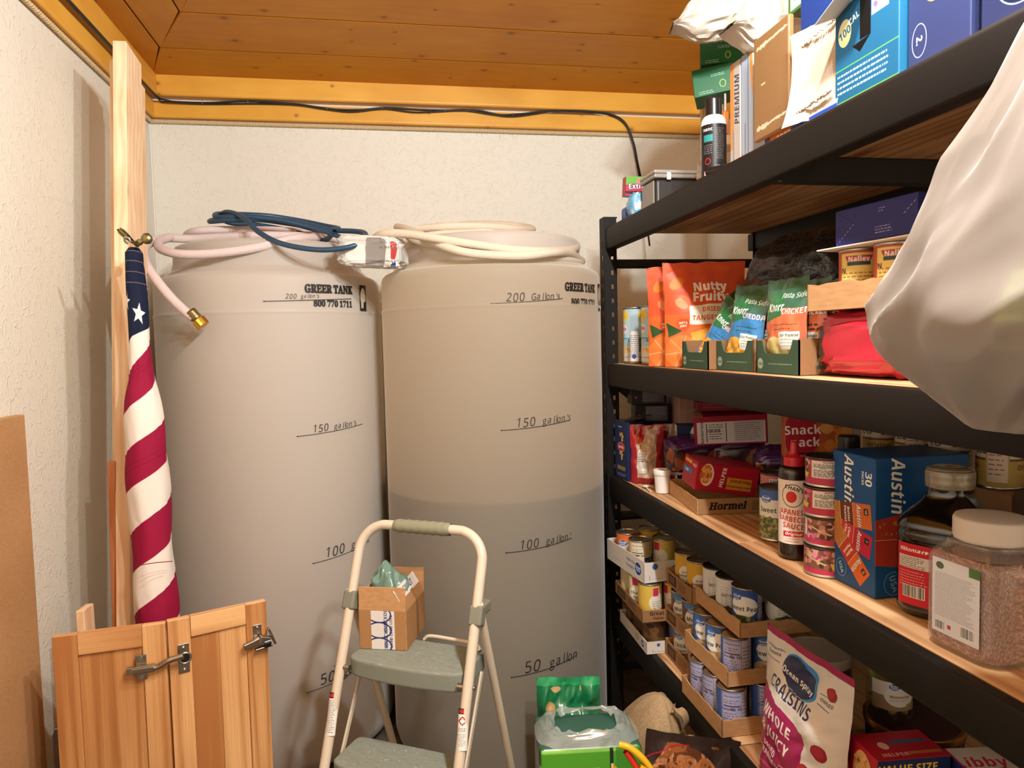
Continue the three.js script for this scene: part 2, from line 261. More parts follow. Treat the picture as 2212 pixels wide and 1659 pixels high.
// open cardboard tray: floor and four walls; local +x side faces right, +z front
function tray(name, label, w, d, h, mat, pos, turn, o = {}) {
  const t = thing(name, label, 'tray', pos, turn, o.group), k = .003, hf = o.hf ?? h;
  const wall = (nm, W, H, x, z, ry, seed, cut) => {
    const s = new THREE.Shape(), r = rng(seed); s.moveTo(-W / 2, 0); s.lineTo(W / 2, 0); s.lineTo(W / 2, H);
    if (cut) { s.lineTo(W * .36, H); s.quadraticCurveTo(W * .3, H - cut, W * .24, H - cut); s.lineTo(-W * .24, H - cut); s.quadraticCurveTo(-W * .3, H - cut, -W * .36, H); }
    else { const n = 9; for (let i = 1; i < n; i++) s.lineTo(W / 2 - W * i / n, H + (o.torn ?? .002) * (r() - .6)); }
    s.lineTo(-W / 2, H); const g = new THREE.ExtrudeGeometry(s, { depth: k, bevelEnabled: false, curveSegments: 6 }); g.translate(0, 0, -k);
    const u = g.attributes.uv, p = g.attributes.position; for (let i = 0; i < u.count; i++) u.setXY(i, p.getX(i) / W + .5, p.getY(i) / h);
    const m = mesh(nm, g, mat, t); m.position.set(x, 0, z); m.rotation.y = ry; return m;
  };
  mesh('floor_panel', at(rbox(w - .002, k, d - .002, .001), 0, k / 2, 0), mat, t);
  const print = (m, f, W) => { if (!f) return; const c = lab(W * 1300, h * 1300, (g, a, b) => { fill(g, a, b, o.bg ?? '#b58a5c'); f(g, a, b); }); toCell(m.geometry, c); m.material = printMat(c, 'matte'); };
  print(wall('front_panel', w, hf, 0, d / 2, 0, 3, o.cut), o.front, w); wall('back_panel', w, h, 0, -d / 2, Math.PI, 4);
  print(wall('side_panel', d, h, w / 2, 0, Math.PI / 2, 5, o.cutSide), o.side, d); print(wall('side_panel', d, h, -w / 2, 0, -Math.PI / 2, 6, o.cutSide), o.side2 ?? o.side, d);
  return t;
}
// ================= the room =================
function wallGeo(w, h, d) { const g = new THREE.BoxGeometry(w, h, d), u = g.attributes.uv, n = g.attributes.normal, p = g.attributes.position; for (let i = 0; i < u.count; i++) { const a = Math.abs(n.getX(i)) > .5 ? p.getZ(i) : p.getX(i), b = Math.abs(n.getY(i)) > .5 ? p.getZ(i) : p.getY(i); u.setXY(i, a / .9, b / .9); } return g; }
const W0 = XR - XL, D0 = ZF - ZB, XM = (XL + XR) / 2, ZM = (ZF + ZB) / 2, TH = .12;
struct('floor', at(wallGeo(W0 + .4, .1, D0 + .4), XM, -.05, ZM), M.floor);
struct('wall_back', at(wallGeo(W0 + .24, YC + .1, TH), XM, YC / 2, ZB - TH / 2), M.wall);
struct('wall_left', at(wallGeo(TH, YC + .1, D0), XL - TH / 2, YC / 2, ZM), M.wall);
struct('wall_right', at(wallGeo(TH, YC + .1, D0), XR + TH / 2, YC / 2, ZM), M.wall);
struct('wall_front', at(wallGeo(W0 + .24, YC + .1, TH), XM, YC / 2, ZF + TH / 2), M.wall);
{ // plank ceiling: boards run along the back wall and are mitred to boards along the left wall
  const c = structGroup('ceiling'); mesh('backing', at(new THREE.BoxGeometry(W0 + .24, .06, D0 + .24), XM, YC + .05, ZM), M.blackMatte, c);
  const ml = [[-.893, -3.175], [-.778, -2.878], [-.628, -2.573], [-.478, -2.268], [-.328, -1.963], [-.178, -1.658]], xr = 1.52, g0 = .003;
  const plank = (pts, alongX, seed) => {
    const cx = pts.reduce((a, p) => a + p[0], 0) / pts.length, cz = pts.reduce((a, p) => a + p[1], 0) / pts.length;
    const s = new THREE.Shape(pts.map((p) => { const dx = p[0] - cx, dz = p[1] - cz; return new THREE.Vector2(p[0] - Math.sign(dx) * (alongX ? .001 : g0), -(p[1] - Math.sign(dz) * (alongX ? g0 : .001))); }));
    const g = new THREE.ExtrudeGeometry(s, { depth: .012, bevelEnabled: true, bevelThickness: .004, bevelSize: .003, bevelOffset: -.003, bevelSegments: 2 }); g.rotateX(-Math.PI / 2); g.translate(0, YC + .004, 0);
    const u = g.attributes.uv, p = g.attributes.position, r = rng(seed), ou = r(), ov = r(); for (let i = 0; i < u.count; i++) { const a = alongX ? p.getX(i) : p.getZ(i), b = alongX ? p.getZ(i) : p.getX(i); u.setXY(i, a / 2.6 + ou, b / .325 + ov); }
    mesh('plank', g, M.pineDark, c);
  };
  for (let i = 0; i < 5; i++) { plank([ml[i], ml[i + 1], [xr, ml[i + 1][1] + .008], [xr, ml[i][1] + .008]], true, 40 + i * 3); plank([ml[i], ml[i + 1], [ml[i + 1][0], 1.28], [ml[i][0], 1.28]], false, 90 + i * 5); }
  for (let i = 0; i < 9; i++) plank([[-.178, -1.658 + i * .326], [-.178, -1.658 + (i + 1) * .326], [xr, -1.658 + (i + 1) * .326], [xr, -1.658 + i * .326]], true, 140 + i);
}
{ // two-tier pine trim under the ceiling
  const prof = (L, h, d, seed, alongX) => { const s = new THREE.Shape(); s.moveTo(0, 0); s.lineTo(0, h); s.lineTo(d, h); s.lineTo(d, .012); s.quadraticCurveTo(d, 0, d - .012, 0); s.closePath(); const g = new THREE.ExtrudeGeometry(s, { depth: L, bevelEnabled: false, curveSegments: 4 }); const u = g.attributes.uv, p = g.attributes.position, r = rng(seed), ou = r(), ov = r(); for (let i = 0; i < u.count; i++) u.setXY(i, p.getZ(i) / 2.6 + ou, (p.getY(i) + p.getX(i)) / .325 + ov); return g; };
  const zL = ZF - ZB, xL = W0; let n = 1;
  for (const [y, h, d] of [[2.478, .084, .05], [2.396, .066, .03]]) {
    struct('trim_' + n++, at(prof(xL, h, d, 3 + n, 1).rotateY(-Math.PI / 2).translate(xL, 0, 0), XL, y, ZB), M.pine);    // back wall
    struct('trim_' + n++, at(prof(zL, h, d, 13 + n), XL, y, ZB), M.pine);                                               // left wall
    struct('trim_' + n++, at(prof(zL, h, d, 23 + n).rotateY(Math.PI).translate(0, 0, zL), XR, y, ZB), M.pine);            // right wall
  }
  struct('trim_7', at(rod([0, 0, 0], [0, 2.38, 0], .004, 6), XL + .003, 0, ZB + .003), M.white);                          // caulk bead in the corners
  struct('trim_8', at(rod([0, 0, 0], [0, 2.38, 0], .005, 6), XR - .003, 0, ZB + .003), M.white);
}
{ // brown panelled door behind the photographer
  const d = structGroup('door_1'), w = S(0x5a3a22, .5); mesh('door_leaf', at(rbox(.86, 2.03, .04, .004), -.05, 1.02, ZF - .022), w, d); for (const [y, h] of [[.5, .7], [1.45, .9]]) for (const x of [-.2, .2]) mesh('panel', at(rbox(.28, h, .014, .006), -.05 + x, y, ZF - .046), w, d); mesh('door_handle', at(new THREE.SphereGeometry(.028, 16, 12), .31, 1.0, ZF - .085), M.oldBrass, d); mesh('frame', join([at(rbox(.08, 2.1, .06, .004), -.53, 1.05, ZF - .03), at(rbox(.08, 2.1, .06, .004), .43, 1.05, ZF - .03), at(rbox(1.04, .08, .06, .004), -.05, 2.1, ZF - .03)]), M.hick, d);
}
{ // jute rope under the trim: three twisted strands
  const rope = thing('rope', 'thin twisted jute rope running under the wooden trim around the wall tops', 'rope');
  const path = (t) => { const L1 = 3.2, L2 = 2.4, s = t * (L1 + L2); return s < L1 ? V(XL + .011, 2.384, .0 - s) : V(XL + .011 + (s - L1), 2.384, ZB + .011); };
  for (let k = 0; k < 3; k++) { const pts = []; const n = 1500; for (let i = 0; i <= n; i++) { const t = i / n, p = path(t), a = t * 5.6 / .036 * 6.283 + k * 2.094, q = .0042; const onL = t < 3.2 / 5.6; pts.push(onL ? p.add(V(Math.cos(a) * q, Math.sin(a) * q, 0)) : p.add(V(0, Math.sin(a) * q, Math.cos(a) * q))); }
    mesh('strand', new THREE.TubeGeometry(new THREE.CatmullRomCurve3(pts), 2600, .0046, 5), M.jute, rope); }
  const r = rng(9), fz = []; for (let i = 0; i < 90; i++) { const p = path(.56 + .4 * r()), l = .008 + .03 * r() * r(); fz.push(tube([p, p.clone().add(V(.004 * (r() - .5), -l * .5, .002)), p.clone().add(V(.012 * (r() - .5), -l, .001))], .0004, { n: 4, k: 3 })); }
  const f = mesh('loose_fibres', join(fz), M.jute, rope); f.userData = { kind: 'stuff' };
}
{ // black cable pinned along the trim
  const c = thing('cable', 'thin black cable pinned along the trim, dropping at the right to the rack', 'cable');
  const main = [[-.868, 2.466, -1.2], [-.868, 2.464, -2.0], [-.867, 2.466, -2.55], [-.867, 2.464, -3.0], [-.861, 2.463, -3.135], [-.845, 2.46, -3.147], [-.804, 2.455, -3.155], [-.678, 2.457, -3.16], [-.514, 2.468, -3.16], [-.328, 2.463, -3.16], [-.177, 2.448, -3.16], [-.061, 2.449, -3.16], [.037, 2.461, -3.16], [.176, 2.459, -3.16], [.296, 2.459, -3.16], [.439, 2.463, -3.16], [.542, 2.448, -3.16], [.647, 2.456, -3.16], [.774, 2.472, -3.158], [.925, 2.473, -3.157], [1.055, 2.461, -3.16], [1.121, 2.422, -3.16], [1.155, 2.35, -3.165], [1.171, 2.263, -3.16], [1.174, 2.15, -3.12], [1.176, 1.98, -3.06], [1.16, 1.85, -2.98]];
  mesh('cord', tube(main, .0042, { n: 260, k: 8 }), M.rubberBlack, c);
  mesh('cord', tube([[-.868, 2.457, -1.2], [-.869, 2.458, -2.0], [-.867, 2.462, -2.7], [-.862, 2.458, -3.13], [-.84, 2.452, -3.15], [-.68, 2.452, -3.16], [-.5, 2.46, -3.16], [-.327, 2.46, -3.158], [-.214, 2.447, -3.158], [-.1, 2.439, -3.158], [.037, 2.456, -3.158], [.175, 2.446, -3.158], [.377, 2.46, -3.158], [.5, 2.448, -3.158], [.603, 2.442, -3.158], [.773, 2.468, -3.156], [.92, 2.476, -3.155], [1.06, 2.463, -3.157], [1.125, 2.424, -3.158], [1.162, 2.34, -3.163], [1.178, 2.25, -3.158], [1.182, 2.15, -3.12], [1.18, 1.98, -3.06]], .0032, { n: 200, k: 8 }), M.rubberBlack, c);
  for (const [x, y] of [[-.7, 2.457], [-.52, 2.468], [-.2, 2.449], [.03, 2.461], [.3, 2.459], [.6, 2.452], [.93, 2.474]]) mesh('staple', at(new THREE.TorusGeometry(.0065, .0012, 6, 12, Math.PI), x, y, -3.162, 0, Math.PI / 2, Math.PI / 2), M.steel, c);
}
{ // ceiling light bar (out of the picture): three bulbs, each a glowing globe with its point light
  const l = thing('ceiling_light', 'three-bulb ceiling light bar mounted overhead, out of the picture', 'light', [0, 0, 0]);
  mesh('bar', at(rbox(.09, .03, 1.05, .008), .54, 2.54, -.46), M.white, l); mesh('canopy', at(rbox(.12, .016, .12, .006), .54, 2.55, -.46), M.white, l);
  const glow = new THREE.MeshStandardMaterial({ color: 0xffffff, emissive: BULB_COLOR, emissiveIntensity: 6 });
  for (const [x, y, z] of BULBS) {
    mesh('socket', rod([x, y + .03, z], [x, 2.53, z], .018), M.white, l);
    mesh('bulb', at(new THREE.SphereGeometry(.03, 20, 14), x, y, z), glow, l);
    const p = new THREE.PointLight(BULB_COLOR, BULB_POWER, 0, 2); p.position.set(x, y, z); p.castShadow = true; p.shadow.radius = 1.4; p.shadow.mapSize.set(1024, 1024); p.name = 'bulb_light'; scene.add(p);
  }
}
// ================= the tanks =================
const TR = .395;
function tankParts(t, fillY, shellM, waterM) {
  const prof = [[0, .012], [TR - .03, .012], [TR - .008, .03], [TR, .06]];
  for (let i = 1; i <= 12; i++) prof.push([TR, .06 + (1.548 - .06) * i / 12]);
  prof.push([TR + .0015, 1.553], [TR + .0022, 1.557], [TR + .0012, 1.562], [TR - .001, 1.567], [TR - .0015, 1.64]);
  for (let i = 0; i <= 8; i++) { const a = i / 8 * Math.PI / 2; prof.push([TR - .032 + .030 * Math.cos(a), 1.66 + .03 * Math.sin(a)]); }
  prof.push([.35, 1.702], [.338, 1.712]);
  mesh('shell', lathe(prof, 96), shellM, t);
  mesh('collar', lathe([[.336, 1.7], [.332, 1.716], [.326, 1.74], [.324, 1.785], [.318, 1.797], [.305, 1.802], [.21, 1.806], [.205, 1.803], [.2, 1.803]], 72), M.tank, t);
  const lid = mesh('lid', lathe([[0, 1.812], [.17, 1.812], [.182, 1.808], [.2, 1.806], [.201, 1.8]], 48), M.tank, t);
  const wy = fillY, w = [[0, .02], [TR - .03, .02], [TR - .005, .07], [TR - .005, Math.min(wy, 1.62)]]; if (wy > 1.62) w.push([TR - .012, 1.655], [TR - .03, 1.675]); w.push([0, Math.min(wy, 1.678)]);
  const wm = mesh('water', lathe(w, 72), waterM, t); wm.userData = { label: 'water showing through the tank wall' };
}
const inkMat = new THREE.MeshPhysicalMaterial({ map: clearSheet.t, transparent: true, roughness: .6 });
// print wrapped on the tank: az = bearing of the patch's middle, seen from above, 0 towards +z, positive towards +x
function tankPrint(t, name, az, y, w, h, draw, label) {
  const c = lab(w * 1500, h * 1500, draw, clearSheet), a = w / TR, g = new THREE.CylinderGeometry(TR + .0012, TR + .0012, h, 24, 1, true, az - a / 2, a); g.translate(0, y, 0); toCell(g, c);
  const m = mesh(name, g, inkMat, t); m.userData = { label }; return m;
}
const hand = (s, sc = 1) => (g, w, h) => { const r = rng(s.length * 7 + 3); g.strokeStyle = '#2b2320'; g.lineCap = 'round'; g.lineWidth = 3.2; g.beginPath(); g.moveTo(4, h * .8); g.quadraticCurveTo(w * .5, h * (.76 - .05 * r()), w - 4, h * (.62 - .1 * r())); g.stroke(); oval(g, 6, h * .8, 4, 3, '#2b2320');
  let x = w * .24; for (const ch of s) { const px = h * (/\d/.test(ch) ? .46 : .36) * sc; text(g, ch, x, h * (.56 - .04 * r() - .06 * (x / w)), px, '#2b2320', { st: '', rot: -.12 + .2 * r(), skew: .18, sx: .9 }); x += px * (ch === ' ' ? .6 : ch === 'l' || ch === "'" ? .3 : .56); } };
const greer = (g, w, h) => {
  text(g, 'GREER TANK', w * .395, h * .24, h * .36, '#1a1512', { fam: 'serif', sx: .78, stroke: '#1a1512', lw: h * .035 }); text(g, '800 770 1711', w * .44, h * .72, h * .3, '#1a1512', { fam: 'serif', sx: .85, stroke: '#1a1512', lw: h * .02 });
  rect(g, w * .855, h * .02, w * .135, h * .96, '#15110f'); oval(g, w * .922, h * .46, w * .055, h * .34, '#d8ccb6'); oval(g, w * .945, h * .72, w * .024, h * .13, '#15110f', .5); poly(g, [[w * .875, h * .5], [w * .91, h * .55], [w * .905, h * .84], [w * .88, h * .84]], '#d8ccb6'); poly(g, [[w * .915, h * .6], [w * .935, h * .62], [w * .925, h * .85], [w * .912, h * .85]], '#d8ccb6'); lines(g, w * .865, h * .94, w * .11, 1, 4, '#d8ccb6', 2);
};
const TL = [-.403, 0, -2.761], TRR = [.3925, 0, -2.58];
{
  const t = thing('water_tank', 'tall translucent white plastic water tank at the left, filled to its shoulder', 'water tank', TL); tankParts(t, 1.63, M.tank, M.water);
  tankPrint(t, 'maker_print', .715, 1.606, .285, .098, greer, 'black maker name and telephone number with a bear emblem');
  tankPrint(t, 'gallon_mark', .47, 1.608, .31, .06, hand('200 gallon\'s', .8), 'handwritten 200 gallon mark');
  tankPrint(t, 'gallon_mark', .62, 1.175, .26, .075, hand('150 gallon\'s'), 'handwritten 150 gallon mark'); tankPrint(t, 'gallon_mark', .68, .757, .24, .1, hand('100 gallon\'s'), 'handwritten 100 gallon mark'); tankPrint(t, 'gallon_mark', .6, .33, .25, .11, hand('50 gallon\'s'), 'handwritten 50 gallon mark');
}
{
  const t = thing('water_tank', 'tall translucent plastic water tank on the right, water line half way up its wall', 'water tank', TRR); tankParts(t, .938, M.tankOld, M.waterDeep);
  tankPrint(t, 'maker_print', .80, 1.590, .285, .098, greer, 'black maker name and telephone number with a bear emblem');
  tankPrint(t, 'gallon_mark', .155, 1.583, .25, .07, hand('200 Gallon\'s', 1.15), 'handwritten 200 gallon mark');
  tankPrint(t, 'gallon_mark', .21, 1.19, .25, .08, hand('150 gallon\'s', 1.1), 'handwritten 150 gallon mark'); tankPrint(t, 'gallon_mark', .21, .80, .24, .08, hand('100 gallon\'s', 1.1), 'handwritten 100 gallon mark, smudged'); tankPrint(t, 'gallon_mark', .24, .40, .25, .1, hand('50 gallon\'s', 1.15), 'handwritten 50 gallon mark');
}
// ================= hoses, cord and parcel on the tanks =================
{
  const h = thing('hose', 'pale pink braided hose coiled on the left tank with brass end hanging down', 'hose'), pm = { uvm: 60, uvv: 6, k: 12 };
  mesh('tube', tube([[-.572, 1.541, -2.337], [-.592, 1.555, -2.34], [-.636, 1.601, -2.346], [-.682, 1.66, -2.362], [-.722, 1.718, -2.40], [-.742, 1.763, -2.46], [-.744, 1.796, -2.53], [-.715, 1.82, -2.59], [-.65, 1.826, -2.64], [-.56, 1.829, -2.63], [-.45, 1.83, -2.60], [-.349, 1.832, -2.60], [-.195, 1.83, -2.63], [-.12, 1.822, -2.72], [-.16, 1.822, -2.86], [-.3, 1.822, -2.98], [-.46, 1.824, -3.0], [-.62, 1.834, -2.9], [-.68, 1.845, -2.77], [-.66, 1.852, -2.69], [-.6, 1.858, -2.66], [-.488, 1.862, -2.68], [-.351, 1.864, -2.7], [-.22, 1.85, -2.7], [-.19, 1.835, -2.66], [-.225, 1.822, -2.58], [-.285, 1.805, -2.49], [-.386, 1.769, -2.432], [-.511, 1.748, -2.417], [-.617, 1.745, -2.42], [-.69, 1.765, -2.46], [-.716, 1.799, -2.53], [-.7, 1.826, -2.60]], .0142, { n: 320, ...pm }), M.hosePink, h);
  const e = new THREE.Group(); e.name = 'fitting'; h.add(e); e.position.set(-.557, 1.530, -2.335); e.quaternion.setFromUnitVectors(V(0, 1, 0), V(.62, -.78, .05).normalize());
  mesh('ferrule', lathe([[0, -.04], [.0155, -.04], [.0165, -.034], [.0155, -.03], [.0165, -.025], [.0155, -.02], [.0165, -.014], [.0155, -.008], [.012, -.004]], 24), M.oldBrass, e);
  { const s = new THREE.Shape(); for (let i = 0; i < 16; i++) { const a = i / 16 * 6.283, r = i % 2 ? .017 : .0195; i ? s.lineTo(Math.cos(a) * r, Math.sin(a) * r) : s.moveTo(r, 0); } const ho = new THREE.Path(); ho.absarc(0, 0, .012, 0, 6.283, true); s.holes.push(ho); mesh('coupling_nut', new THREE.ExtrudeGeometry(s, { depth: .022, bevelEnabled: true, bevelSize: .0015, bevelThickness: .0015, bevelSegments: 2 }).rotateX(-Math.PI / 2).translate(0, -.004, 0), M.brass, e); }
}
{
  const h = thing('hose', 'beige braided hose coiled in many loops on the right tank', 'hose');
  mesh('tube', tube([[-.02, 1.792, -2.41], [.014, 1.8, -2.345], [.086, 1.792, -2.30], [.184, 1.768, -2.245], [.297, 1.746, -2.214], [.412, 1.73, -2.208], [.528, 1.731, -2.25], [.624, 1.745, -2.34], [.682, 1.771, -2.45], [.694, 1.8, -2.54], [.652, 1.815, -2.6], [.58, 1.828, -2.62], [.5, 1.838, -2.55], [.42, 1.833, -2.5], [.341, 1.83, -2.47], [.217, 1.83, -2.48], [.134, 1.832, -2.53], [.1, 1.83, -2.6], [.13, 1.838, -2.68], [.222, 1.852, -2.75], [.371, 1.866, -2.8], [.484, 1.866, -2.8], [.59, 1.858, -2.76], [.618, 1.848, -2.68], [.591, 1.832, -2.6], [.53, 1.822, -2.54], [.4, 1.818, -2.49], [.318, 1.82, -2.46], [.2, 1.815, -2.46], [.107, 1.795, -2.43], [.162, 1.768, -2.345], [.261, 1.742, -2.262], [.361, 1.722, -2.232], [.468, 1.718, -2.24], [.573, 1.716, -2.29], [.658, 1.712, -2.38], [.7, 1.716, -2.47], [.69, 1.72, -2.6]], .0138, { n: 380, k: 12, uvm: 60, uvv: 6 }), M.hoseBeige, h);
  mesh('tube', tube([[.061, 1.856, -2.56], [.092, 1.832, -2.46], [.14, 1.795, -2.36], [.185, 1.752, -2.258], [.253, 1.723, -2.205], [.337, 1.712, -2.195], [.441, 1.71, -2.2], [.543, 1.725, -2.238], [.618, 1.735, -2.32], [.668, 1.728, -2.4], [.704, 1.722, -2.47], [.7, 1.72, -2.62]], .0138, { n: 130, k: 12, uvm: 60, uvv: 6 }), M.hoseBeige, h);
  mesh('tube', tube([[.12, 1.84, -2.64], [.2, 1.872, -2.7], [.33, 1.892, -2.72], [.45, 1.895, -2.73], [.54, 1.882, -2.7], [.56, 1.86, -2.62], [.48, 1.846, -2.52], [.36, 1.845, -2.47], [.24, 1.843, -2.46], [.13, 1.84, -2.5]], .0138, { n: 130, k: 12, uvm: 60, uvv: 6 }), M.hoseBeige, h);
}
{
  const h = thing('extension_cord', 'dark blue extension cord looped over the pink hose on the left tank', 'cord');
  mesh('cord', tube([[-.15, 1.83, -2.5], [-.2, 1.815, -2.6], [-.298, 1.86, -2.7], [-.432, 1.89, -2.74], [-.528, 1.897, -2.74], [-.557, 1.913, -2.72], [-.538, 1.924, -2.68], [-.495, 1.911, -2.62], [-.446, 1.878, -2.55], [-.392, 1.824, -2.48], [-.311, 1.776, -2.405], [-.192, 1.751, -2.362], [-.09, 1.76, -2.352], [-.05, 1.79, -2.378], [-.05, 1.815, -2.43], [-.09, 1.832, -2.5], [-.17, 1.845, -2.56], [-.255, 1.872, -2.62], [-.395, 1.908, -2.72], [-.506, 1.922, -2.79], [-.583, 1.915, -2.77], [-.588, 1.892, -2.68], [-.52, 1.886, -2.62], [-.409, 1.885, -2.6], [-.289, 1.872, -2.62], [-.213, 1.862, -2.67], [-.15, 1.88, -2.75], [-.2, 1.9, -2.81], [-.3, 1.925, -2.84], [-.41, 1.94, -2.83], [-.501, 1.936, -2.78], [-.566, 1.922, -2.7], [-.55, 1.9, -2.64], [-.45, 1.895, -2.6], [-.33, 1.88, -2.58], [-.22, 1.85, -2.56], [-.14, 1.815, -2.5], [-.12, 1.79, -2.46]], .0088, { n: 380, k: 10 }), M.rubberBlue, h);
}
{
  const c = lab(520, 200, (g, w, h) => { fill(g, w, h, '#d8d5ce'); blobs(g, 0, 0, w, h, 60, ['#e6e3dc', '#c3bfb8', '#cfccc6'], 8, 34); rect(g, 60, 60, 60, 70, '#cfc9bd'); lines(g, 64, 66, 50, 8, 8, '#555', 2); rect(g, 130, 50, 50, 90, '#dcd6ca'); lines(g, 134, 60, 40, 8, 9, '#444', 2); text(g, 'TOWELS', 230, 80, 20, '#667', { rot: .1 }); oval(g, 450, 90, 20, 20, '#b0353a'); rect(g, 440, 110, 30, 60, '#3c4b7c'); rect(g, 390, 30, 24, 120, '#8a8480'); lines(g, 400, 40, 90, 9, 14, '#6a6560', 3); });
  const g = crumpled(.215, .10, .105, .10, 2.1, 3, 56, .38); toCell(g, c);
  const p = single('plastic_parcel', 'crumpled clear plastic pack of printed goods wedged between the two tank tops', 'package', g, printMat(c, 'film'), [-.025, 1.747, -2.385], [.1, -.42, -.1]);
}
// ================= left side =================
function studAt(name, label, x, z, w, d, len, tilt, seed, mat = M.fir, group) { return single(name, label, 'board', at(board(w, len, d, .003, seed), 0, len / 2, -d / 2), mat, [x, 0.004, z], [-tilt, 0, 0], group); }
studAt('lumber_board', 'front pale fir board of the leaning bundle, tallest, left of the rolled flag', -.7205, -1.952, .0375, .132, 2.355, .134, 3);
studAt('lumber_board', 'fir board leaning just left of and behind the tallest board', -.7585, -2.045, .036, .13, 2.33, .130, 17);
studAt('lumber_board', 'fir board of the bundle hidden behind the tallest, its top end right and lower', -.7265, -2.087, .0375, .05, 2.285, .134, 29);
{ const m = M.fir.clone(); m.color.set(0xc08a66); studAt('lumber_board', 'short reddish brown board leaning low at the bundle\'s left edge', -.7475, -2.02, .021, .022, 1.14, .07, 41, m); }
studAt('lumber_offcut', 'short pale offcut standing between the wall and the cabinet doors', -.783, -1.955, .021, .065, .765, .0, 53).rotation.set(-.05, 0, .03);
{ // flat carton leaning on the left wall
  const b = thing('cardboard_sheet', 'large flat brown carton standing against the left wall at the picture edge', 'carton', [-.903, 0, -1.405]);
  mesh('panel', at(rbox(.022, 1.29, 1.12, .003), 0, .645, 0), P({ map: T.card, color: 0xffffff, roughness: .8 }), b);
  const c = lab(70, 50, (g, w, h) => { fill(g, w, h, '#e4ddd0'); lines(g, 6, 12, 56, 3, 9, '#777', 2); rect(g, 30, 34, 14, 9, '#666'); }); mesh('shipping_label', at(toCell(new THREE.PlaneGeometry(.07, .045), c), .0118, .335, .36, 0, Math.PI / 2, .5), printMat(c, 'matte'), b).userData = { label: 'small white sticker' };
}
{ const b = single('metal_strip', 'narrow grey metal strip standing between the wall and the left cabinet door', 'strip', join([at(rbox(.004, .52, .03, .001), 0, .26, 0), at(rbox(.012, .52, .003, .001), .006, .26, -.014)]), M.steel, [-.824, 0, -1.85], [-.01, .3, 0]); }
// cabinet doors
function cabinetDoor(label, w, h, pos, turn, seed) {
  const t = thing('cabinet_door', label, 'cabinet door', pos, turn), s = .052, k = .02;
  mesh('stile', at(board(s, h, k, .002, seed, 2.2), s / 2, h / 2, 0), M.hick, t); mesh('stile', at(board(s, h, k, .002, seed + 1, 2.2), w - s / 2, h / 2, 0), M.hick, t);
  mesh('rail', at(rbox(w - 2 * s - .001, s, k, .0015, 2.2, seed + 2), w / 2, h - s / 2, 0), M.hick, t); mesh('rail', at(rbox(w - 2 * s - .001, s, k, .0015, 2.2, seed + 3), w / 2, s / 2, 0), M.hick, t);
  const m = M.hick.clone(), n = 2; for (let i = 0; i < n; i++) { const pw = (w - 2 * s) / n; mesh('panel', at(board(pw - .0004, h - 2 * s, .007, .0006, seed + 7 + i, 1.7), s + pw * (i + .5), h / 2, -.001), M.hick, t); }
  return t;
}
const DH = .773;
const dL = cabinetDoor('left maple cabinet door, standing, hinged to the right door by a cranked metal hinge', .243, DH, [-.795, 0, -1.815], .125, 61);
const dR = cabinetDoor('right maple cabinet door, standing, a folded hinge clipped near its free edge', .238, DH, [-.5535, 0, -1.853], .40, 81);
function cup(par, x, y, z) { mesh('hinge_plate', at(rbox(.026, .066, .003, .0012), x, y, z), M.nickel, par); }
{ // long crank hinge joining the doors
  const hg = new THREE.Group(); hg.name = 'crank_hinge'; dL.add(hg); hg.userData = { label: 'nickel crank hinge' };
  const z = .0125; mesh('mount_plate', at(rbox(.024, .062, .004, .0015), .187, .672, z), M.nickel, hg); mesh('arm', join([at(rbox(.062, .018, .012, .002), .187, .67, z + .008), tube([[.2, .67, z + .012], [.225, .672, z + .012], [.25, .684, z + .014], [.283, .69, z + .012]], .0075, { n: 20, k: 8 }), at(rbox(.05, .012, .006, .002), .192, .672, z + .018)]), M.nickel, hg);
  for (const [a, b] of [[.187, .695], [.187, .648], [.168, .668], [.206, .67]]) mesh('screw', at(new THREE.CylinderGeometry(.0045, .0045, .004, 14), a, b, z + (b > .66 && b < .68 ? .016 : .003), Math.PI / 2), M.steel, hg);
  const p2 = new THREE.Group(); p2.name = 'hinge_cup'; dR.add(p2); p2.userData = { label: 'nickel hinge cup plate' };
  mesh('plate', at(rbox(.026, .074, .003, .001), .033, .672, .0115), M.nickel, p2); mesh('cup_rim', at(new THREE.TorusGeometry(.013, .003, 8, 24), .036, .672, .0125), M.steel, p2); mesh('cup_well', at(new THREE.CylinderGeometry(.011, .011, .002, 20), .036, .672, .0128, Math.PI / 2), M.blackGloss, p2); for (const y of [.7, .644]) mesh('screw', at(new THREE.SphereGeometry(.0045, 12, 8), .033, y, .0135), M.steel, p2);
  const p3 = new THREE.Group(); p3.name = 'folded_hinge'; dR.add(p3); p3.userData = { label: 'folded nickel hinge' };
  mesh('mount_plate', at(rbox(.022, .05, .003, .001), .212, .69, .0115), M.nickel, p3); mesh('screw', at(new THREE.SphereGeometry(.0045, 12, 8), .212, .708, .0135), M.steel, p3);
  mesh('arm', join([at(rbox(.05, .016, .014, .003), .198, .672, .022, 0, 0, .25), at(rbox(.03, .022, .02, .003), .226, .675, .026, 0, 0, -.3), at(rbox(.006, .05, .012, .002), .246, .68, .022, 0, 0, .35), at(rbox(.045, .006, .012, .002), .224, .655, .024, 0, 0, .1)]), M.nickel, p3);
  mesh('cup_body', at(new THREE.CylinderGeometry(.012, .012, .016, 18), .232, .668, .03, 0, 0, Math.PI / 2 + .1), M.blackGloss, p3);
}
